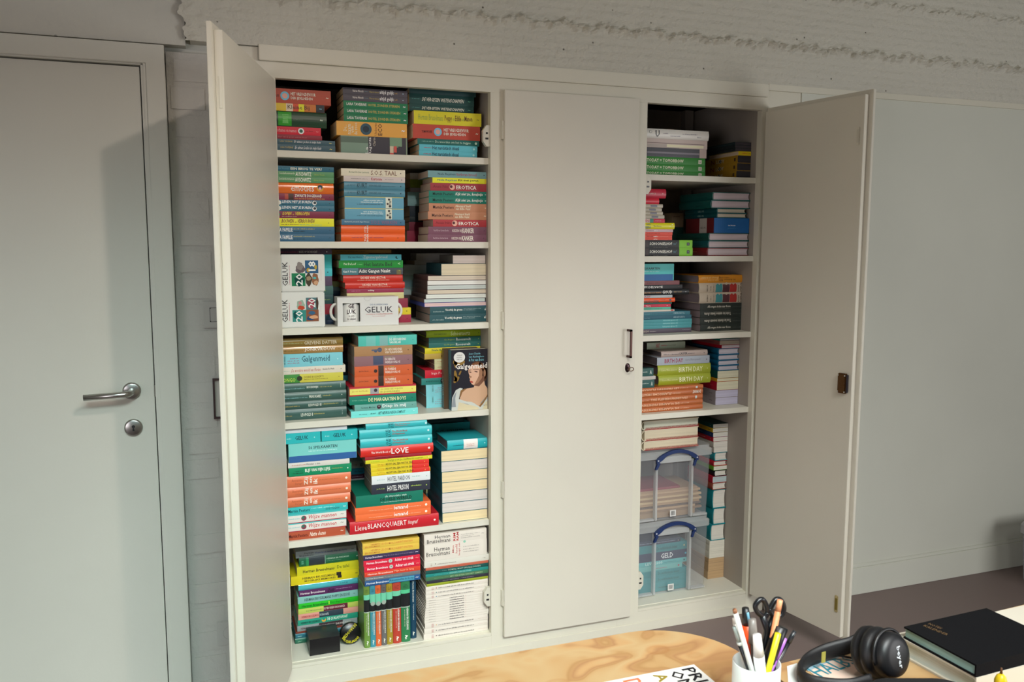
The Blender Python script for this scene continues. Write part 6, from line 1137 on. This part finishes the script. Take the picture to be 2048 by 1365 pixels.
stick('highlighter', 'fat white capped marker in the middle of pot', 'pen', *k1(540, 665), .012, .008, [('barrel', 0, .74, .0088, .0088, 'e8e8e6', .25), ('cap', .745, 1.0, .0084, .0066, 'e6e2e2', .25)], back=-.015)
stick('pencil', 'flat copper-coloured pencil standing upright in pot', 'pencil', *k1(880, 150), .004, .004, [('barrel', 0, .9, .005, .0046, 'd88a5c', .5), ('end', .9, 1, .0046, .0044, 'e0946a', .5)], back=-.002)
stick('highlighter', 'black highlighter with yellow stripe leaning right in pot', 'pen', *k1(890, 540), -.012, .009, [('barrel', 0, .6, .009, .0095, '16181a', .3), ('cap', .6, 1, .0105, .0115, '121214', .35)], back=-.004)
stick('ruler', 'yellow plastic strip leaning right in pot', 'pen', *k1(850, 640), -.004, .004, [('barrel', 0, 1, .0045, .0048, 'd8cc20', .35)], back=-.019)
stick('brush_pen', 'purple-capped thin pen leaning right in pot', 'pen', *k1(955, 710), -.006, .003, [('barrel', 0, .72, .0026, .0026, '9c54b4', .3), ('cap', .72, 1, .0036, .0032, 'a868c8', .3)], back=-.009)
stick('fountain_pen', 'long black pen leaning far right in pot', 'pen', *k1(1095, 605), -.010, .003, [('barrel', 0, .86, .0034, .0034, '14161a', .25), ('cap', .86, 1, .0042, .0032, '24262a', .25)], back=.0)
stick('stapler', 'orange and black retractable cutter behind the pens in pot', 'cutter', *k1(370, 270), .006, .006, [('barrel', 0, .52, .007, .0085, '3c3836', .4), ('slider', .52, .84, .0088, .0088, 'e04818', .35), ('end', .84, 1.0, .0078, .0055, '141416', .4)], back=.014)
stick('screwdriver', 'blue-tipped black pen behind the pens in pot', 'pen', *k1(405, 335), .010, .003, [('barrel', 0, .9, .003, .003, '1c2430', .3), ('tip', .9, 1, .0026, .002, '6ca0b8', .3)], back=.008)
# tweezers / silver clip
stick('knife', 'dull silver folded knife in pot', 'knife', *k1(470, 430), .004, .006, [('barrel', 0, .75, .0045, .0055, '68605c', .4), ('head', .75, 1, .0085, .006, '7c746e', .35)], back=.004)
# scissors, handles up
sc = empty('scissors', (PX+.002, PY+.012, TZ+.006), 0, 'black-handled scissors with loops up in the pot', 'scissors')
scP = lambda u, v: atY(*k1(u, v), PY+.012)-sc.location
for nm, pts in (('handle', [(690, 330), (670, 215), (620, 145), (560, 165), (515, 240), (540, 320), (600, 375), (650, 400), (690, 330)]), ('handle', [(735, 280), (780, 190), (830, 140), (890, 160), (930, 240), (920, 330), (860, 400), (790, 390), (735, 330), (735, 280)])):
    P_ = [scP(*p) for p in pts]; sm = []
    for i in range(len(P_)-1):
        for q in range(4):
            t = q/4; p0 = P_[max(i-1, 0) if i else len(P_)-2]; p1 = P_[i]; p2 = P_[i+1]; p3 = P_[(i+2) if i+2 < len(P_) else 1]
            sm.append(.5*((2*p1)+(p2-p0)*t+(2*p0-5*p1+4*p2-p3)*t*t+(3*p1-p0-3*p2+p3)*t**3))
    sm.append(P_[-1]); MB().tube(sm, .0042, 8).build(nm, mat('16171b', .3), sc, True)
MB().tube([scP(620, 380), scP(690, 600), Vector((.004, 0, .0))], [.0055, .006, .002], 8).build('shank', mat('16171b', .3), sc, True)
MB().tube([scP(790, 390), scP(700, 600), Vector((-.004, 0.004, .0))], [.0055, .006, .002], 8).build('shank', mat('16171b', .3), sc, True)
# magazine on the first desk
ma, mb_, mc = atZ(1388, 1334, TZ), atZ(1195, 1372, TZ), atZ(1470, 1400, TZ)
mz = empty('magazine', (0, 0, TZ), 0, 'white magazine with bold black letters lying on the plywood desk', 'magazine')
e1 = (mb_-ma); e2 = Vector((e1.y, -e1.x, 0)).normalized()*.25*(1 if True else -1)
if e2.dot(FW) > 0: e2 = -e2
e1 = e1.normalized()*.20
q = MB(); c4 = [ma, ma+e1, ma+e1+e2, ma+e2]; slab(q, [(p.x, p.y) for p in c4][::-1], .0002, .004); q.build('pages', mat('dcd8d4', .35), mz)
def on_mag(nm, s, a0, a1, b0, b1, c, st=''):
    """print running along the right-hand edge of the magazine, letters upright towards that edge"""
    vs, fs = glyphs(s, 'b' in st); qq = MB(); d1 = e1.normalized(); d2 = e2.normalized()
    qq.add([tuple((ma+d2*(a0+(a1-a0)*x)+d1*(b1-(b1-b0)*y)).to_2d())+(.0044,) for x, y in vs], fs); qq.build(nm, mat(c, .4), mz)
on_mag('lettering', 'PRINT', .008, .115, .007, .031, '14141a', 'b'); on_mag('lettering', 'ONS', .010, .080, .035, .059, '14141a', 'b')
on_mag('lettering', 'A', .008, .034, .066, .088, '907c24', 'b'); on_mag('lettering', 'D', .008, .034, .115, .145, 'e07048', 'b')
sl = [atZ(u, v, TZ) for u, v in ((1574, 1334), (1594, 1328), (1606, 1372), (1578, 1385))]
slip = empty('paper_slip', (0, 0, TZ), 0, 'white paper slip on the right desk between the pot and the headphones', 'paper')
q = MB(); slab(q, [(p.x, p.y) for p in sl], .0002, .0008); q.build('sheet', mat('dcdcd8', .6), slip)
# --- right desk: coaster/paper, headphones, case, white box file, black book, marker
pp = [atZ(u, v, TZ) for u, v in ((1611, 1338), (1668, 1311), (1722, 1318), (1755, 1362), (1640, 1362))]
cardo = empty('note_card', (0, 0, TZ), 0, 'pinkish card with blue-green handwriting inside the headphone band', 'card')
q = MB(); slab(q, [(p.x, p.y) for p in pp], .0002, .0012); q.build('card', mat('d8bcac', .6), cardo)
q = MB(); slab(q, [(p.x, p.y) for p in [atZ(u, v, TZ) for u, v in ((1611, 1338), (1668, 1311), (1680, 1316), (1616, 1345))]], .0013, .0016); q.build('edge_band', mat('8ca4b0', .6), cardo)
pa, pb = atZ(1630, 1350, TZ), atZ(1706, 1322, TZ); ex = (pb-pa); Lx = ex.length; ex.normalize(); ey = Vector((-ex.y, ex.x, 0))
vs_, fs_ = glyphs('HALBS'); q = MB(); q.add([tuple((pa+ex*Lx*x+ey*(.034*y-.014)).to_2d())+(.0019,) for x, y in vs_], fs_); q.build('handwriting', mat('2c7c8c', .5), cardo)
hp = empty('headphones', (.86, -1.66, TZ), 0, 'black over-ear headphones lying on the right desk', 'headphones')
def W_(u, v, z): p = atZ(u, v, TZ+z); return p-hp.location
band = [W_(1722, 1279, .035), W_(1700, 1291, .03), W_(1670, 1299, .024), W_(1640, 1309, .018), W_(1612, 1325, .012), W_(1600, 1345, .012), W_(1612, 1364, .012), W_(1650, 1374, .012), W_(1700, 1376, .014), W_(1740, 1366, .016)]
sm = []
for i in range(len(band)-1):
    p0 = band[max(i-1, 0)]; p1 = band[i]; p2 = band[i+1]; p3 = band[min(i+2, len(band)-1)]
    for k in range(5):
        t = k/5; sm.append(.5*((2*p1)+(p2-p0)*t+(2*p0-5*p1+4*p2-p3)*t*t+(3*p1-p0-3*p2+p3)*t**3))
sm.append(band[-1])
q = MB(); vs = []
for i, p in enumerate(sm):
    d = (sm[min(i+1, len(sm)-1)]-sm[max(i-1, 0)]); d.z = 0; d.normalize(); nn = Vector((-d.y, d.x, 0)); hgt = .016; th = .006
    for a in range(10):
        t = 2*math.pi*a/10; vs.append(tuple(p+nn*th*math.cos(t)+Vector((0, 0, hgt*math.sin(t)))))
n = 10; q.add(vs, [(i*n+k, i*n+(k+1) % n, (i+1)*n+(k+1) % n, (i+1)*n+k) for i in range(len(sm)-1) for k in range(n)]+[tuple(range(n)), tuple((len(sm)-1)*n+k for k in range(n))])
q.v = [(x, y, max(z, .0005)) for x, y, z in q.v]
hbn = q.build('headband', mat('151416', .55), hp, True)
lp = W_(1641, 1316, .022); MB().box(-.0045, .0045, -.0012, .0, -.010, .010, .0005).build('size_label', mat('a09848', .5), hbn, loc=lp+Vector((0, -.0068, .004)))
def cup(u, v, z, ang, tilt):
    c = W_(u, v, z); R_ = .041
    o = MB().lathe([(0, -.028), (R_*.55, -.028), (R_*.80, -.025), (R_*.9, -.017), (R_*.92, -.004), (R_*.86, .0), (R_*.98, .003), (R_*1.04, .012), (R_*.98, .020), (R_*.90, .021), (R_*1.02, .026), (R_*1.0, .034), (R_*.84, .040), (R_*.62, .036), (R_*.58, .022), (0, .020)], (0, 0, 0), 44, 'y').build('ear_cup', mat('111114', .45), hp, True, loc=c)
    o.rotation_euler = (tilt, 0, ang)
    t = MB(); text_into(t, 'beyer', -.006, .006, -.020, .016, -.0285, 'db'); t.build('logo', mat('c8ccd0', .4), o)
    MB().tube([(R_*1.0*math.cos(t), -.010, R_*1.0*math.sin(t)) for t in [math.radians(20+170*k/16) for k in range(17)]], .0028, 8).build('yoke', mat('0d0d10', .4), o, True)
    return o
cup(1768, 1308, .0505, math.radians(12), math.radians(-14))
MB().tube([W_(1690, 1296, .028), W_(1700, 1282, .036), W_(1714, 1270, .046), W_(1730, 1264, .054), W_(1750, 1266, .058)], .0035, 8).build('yoke_arm', mat('121214', .4), hp, True)
MB().tube([W_(1676, 1312, .012), W_(1700, 1316, .008), W_(1720, 1322, .006), W_(1738, 1330, .01)], .002, 8).build('cable', mat('0e0e10', .5), hp, True)
# black case
kc = atZ(1850, 1392, TZ+.03); cs = empty('headphone_case', (kc.x, kc.y, TZ), math.radians(-20), 'black fabric hard case with pale logo at the bottom edge', 'case')
q = MB()
lv = [(rrect(-.085, .085, -.055, .055, .045, 8), .0005), (rrect(-.09, .09, -.06, .06, .05, 8), .012), (rrect(-.09, .09, -.06, .06, .05, 8), .022), (rrect(-.082, .082, -.052, .052, .044, 8), .031), (rrect(-.06, .06, -.03, .03, .028, 8), .034)]
ring_walls(q, lv); o = lv[-1][0]; q.add([(x, y, lv[-1][1]) for x, y in o], [tuple(range(len(o)))]); q.build('shell', paint('black_case_fabric', '0d0d10', .8, 400, .2), cs, True)
vs_, fs_ = glyphs('d', True); q = MB(); q.add([(-.066+.022*x, .005+.022*y, .0344) for x, y in vs_], fs_); q.build('logo', mat('9ca8a4', .6), cs)
# big white book and the black book on it
def slab_book(nm, label, pts, z0, z1, cover, page, th, open_side=(0,), grp=None):
    o3 = pts[0]; r = empty(nm, (o3.x, o3.y, z0), 0, label, 'book', grp)
    loc = [(p.x-o3.x, p.y-o3.y) for p in pts]; H = z1-z0
    q = MB(); slab(q, loc, 0, th); slab(q, loc, H-th, H)
    cx = sum(p[0] for p in loc)/4; cy = sum(p[1] for p in loc)/4
    # spine along the edge pts[3]-pts[0] is the near edge for these books
    a, b_ = loc[0], loc[1]; d = Vector((cx-(a[0]+b_[0])/2, cy-(a[1]+b_[1])/2)).normalized()*.003
    slab(q, [a, b_, (b_[0]+d.x, b_[1]+d.y), (a[0]+d.x, a[1]+d.y)], th, H-th)
    q.build('cover', cover, r)
    q = MB(); slab(q, [(cx+(x-cx)*.975, cy+(y-cy)*.975) for x, y in loc], th+.0002, H-th-.0002); q.build('page_block', page, r); return r
wz0, wz1 = TZ+.0003, TZ+.034
A_, B_ = atZ(1789, 1269, wz1), atZ(1953, 1357, wz1); ex = (B_-A_).normalized(); ey = Vector((-ex.y, ex.x, 0)); 
if ey.x < 0: ey = -ey
Lw = (B_-A_).length
slab_book('book', 'large thick white book with tabs on the right desk under the black book', [B_, B_+ey*.46, A_+ey*.46, A_], wz0, wz1, mat('d4ccbc', .4), pages_mat('e0e8e4', 1), .0035)
kz0, kz1 = wz1+.0004, wz1+.022
E_, F_ = atZ(1808, 1254, kz1), atZ(1953, 1331, kz1); G_ = atZ(1973, 1217, kz1); ey2 = (G_-E_); 
BC = paint('black_book_cloth', '0b0b0e', .9, 500, .15); BC.node_tree.nodes['Principled BSDF'].inputs['Specular IOR Level'].default_value = .15
bk = slab_book('book', 'large black cloth hardback with small gold title on top of the white book', [F_, F_+ey2*1.0, G_, E_], kz0, kz1, BC, pages_mat('a8ccc4', 1), .003)
t0 = atZ(1846, 1253, kz1)-bk.location; t1 = atZ(1893, 1272, kz1)-bk.location; ex = (t1-t0); Lx = ex.length; ex.normalize(); ey = Vector((-ex.y, ex.x, 0))
q = MB()
for s_, dy_, f_ in (('KALENDER', 0, 1.0), ('NOTES', .014, .55)):
    vs_, fs_ = glyphs(s_); q.add([tuple((t0+ex*Lx*f_*x+ey*(dy_+.008*y)).to_2d())+(kz1-kz0+.0003,) for x, y in vs_], fs_)
q.build('gold_title', mat('8c6c44', .35, 1, .5), bk)
q = MB()
tm = atZ(2003, 1339, TZ+.064)
mk_ = empty('marker', (tm.x, tm.y, TZ), 0, 'yellow marker standing at the bottom right edge before the white book', 'pen')
MB().lathe([(0, 0), (.009, 0), (.0095, .02), (.0095, .045), (.007, .052), (.003, .056), (0, .0565)], (0, 0, 0), 20).build('barrel', mat('d8b818', .35), mk_, True)
MB().lathe([(0, .0566), (.0022, .0567), (.0014, .066), (0, .0665)], (0, 0, 0), 10).build('tip', mat('5c3818', .5), mk_, True)
# clear box on the floor at the right edge
fb0 = atZ(2034, 1158, 0); storage = empty('storage_box', (fb0.x, fb0.y-.30, .0005), 0, 'grey translucent storage box on the floor at the far right edge', 'storage box')
q = MB(); ring_walls(q, [(rrect(.012, .39, .012, .29, .02), 0), (rrect(.002, .40, .002, .30, .022), .22)]); o = rrect(.012, .39, .012, .29, .02); q.add([(x, y, .0004) for x, y in o], [tuple(range(len(o)))]); q.build('tub', clear_plastic('smoky_plastic', (.45, .45, .5, 1), .6), storage, True)
q = MB(); ring_walls(q, [(rrect(-.006, .408, -.006, .308, .024), .214), (rrect(-.006, .408, -.006, .308, .024), .25), (rrect(.0, .402, .0, .302, .022), .262)]); o = rrect(.0, .402, .0, .302, .022); q.add([(x, y, .262) for x, y in o], [tuple(range(len(o)))]); q.build('lid', clear_plastic('smoky_lid', (.5, .5, .52, 1), .75), storage)
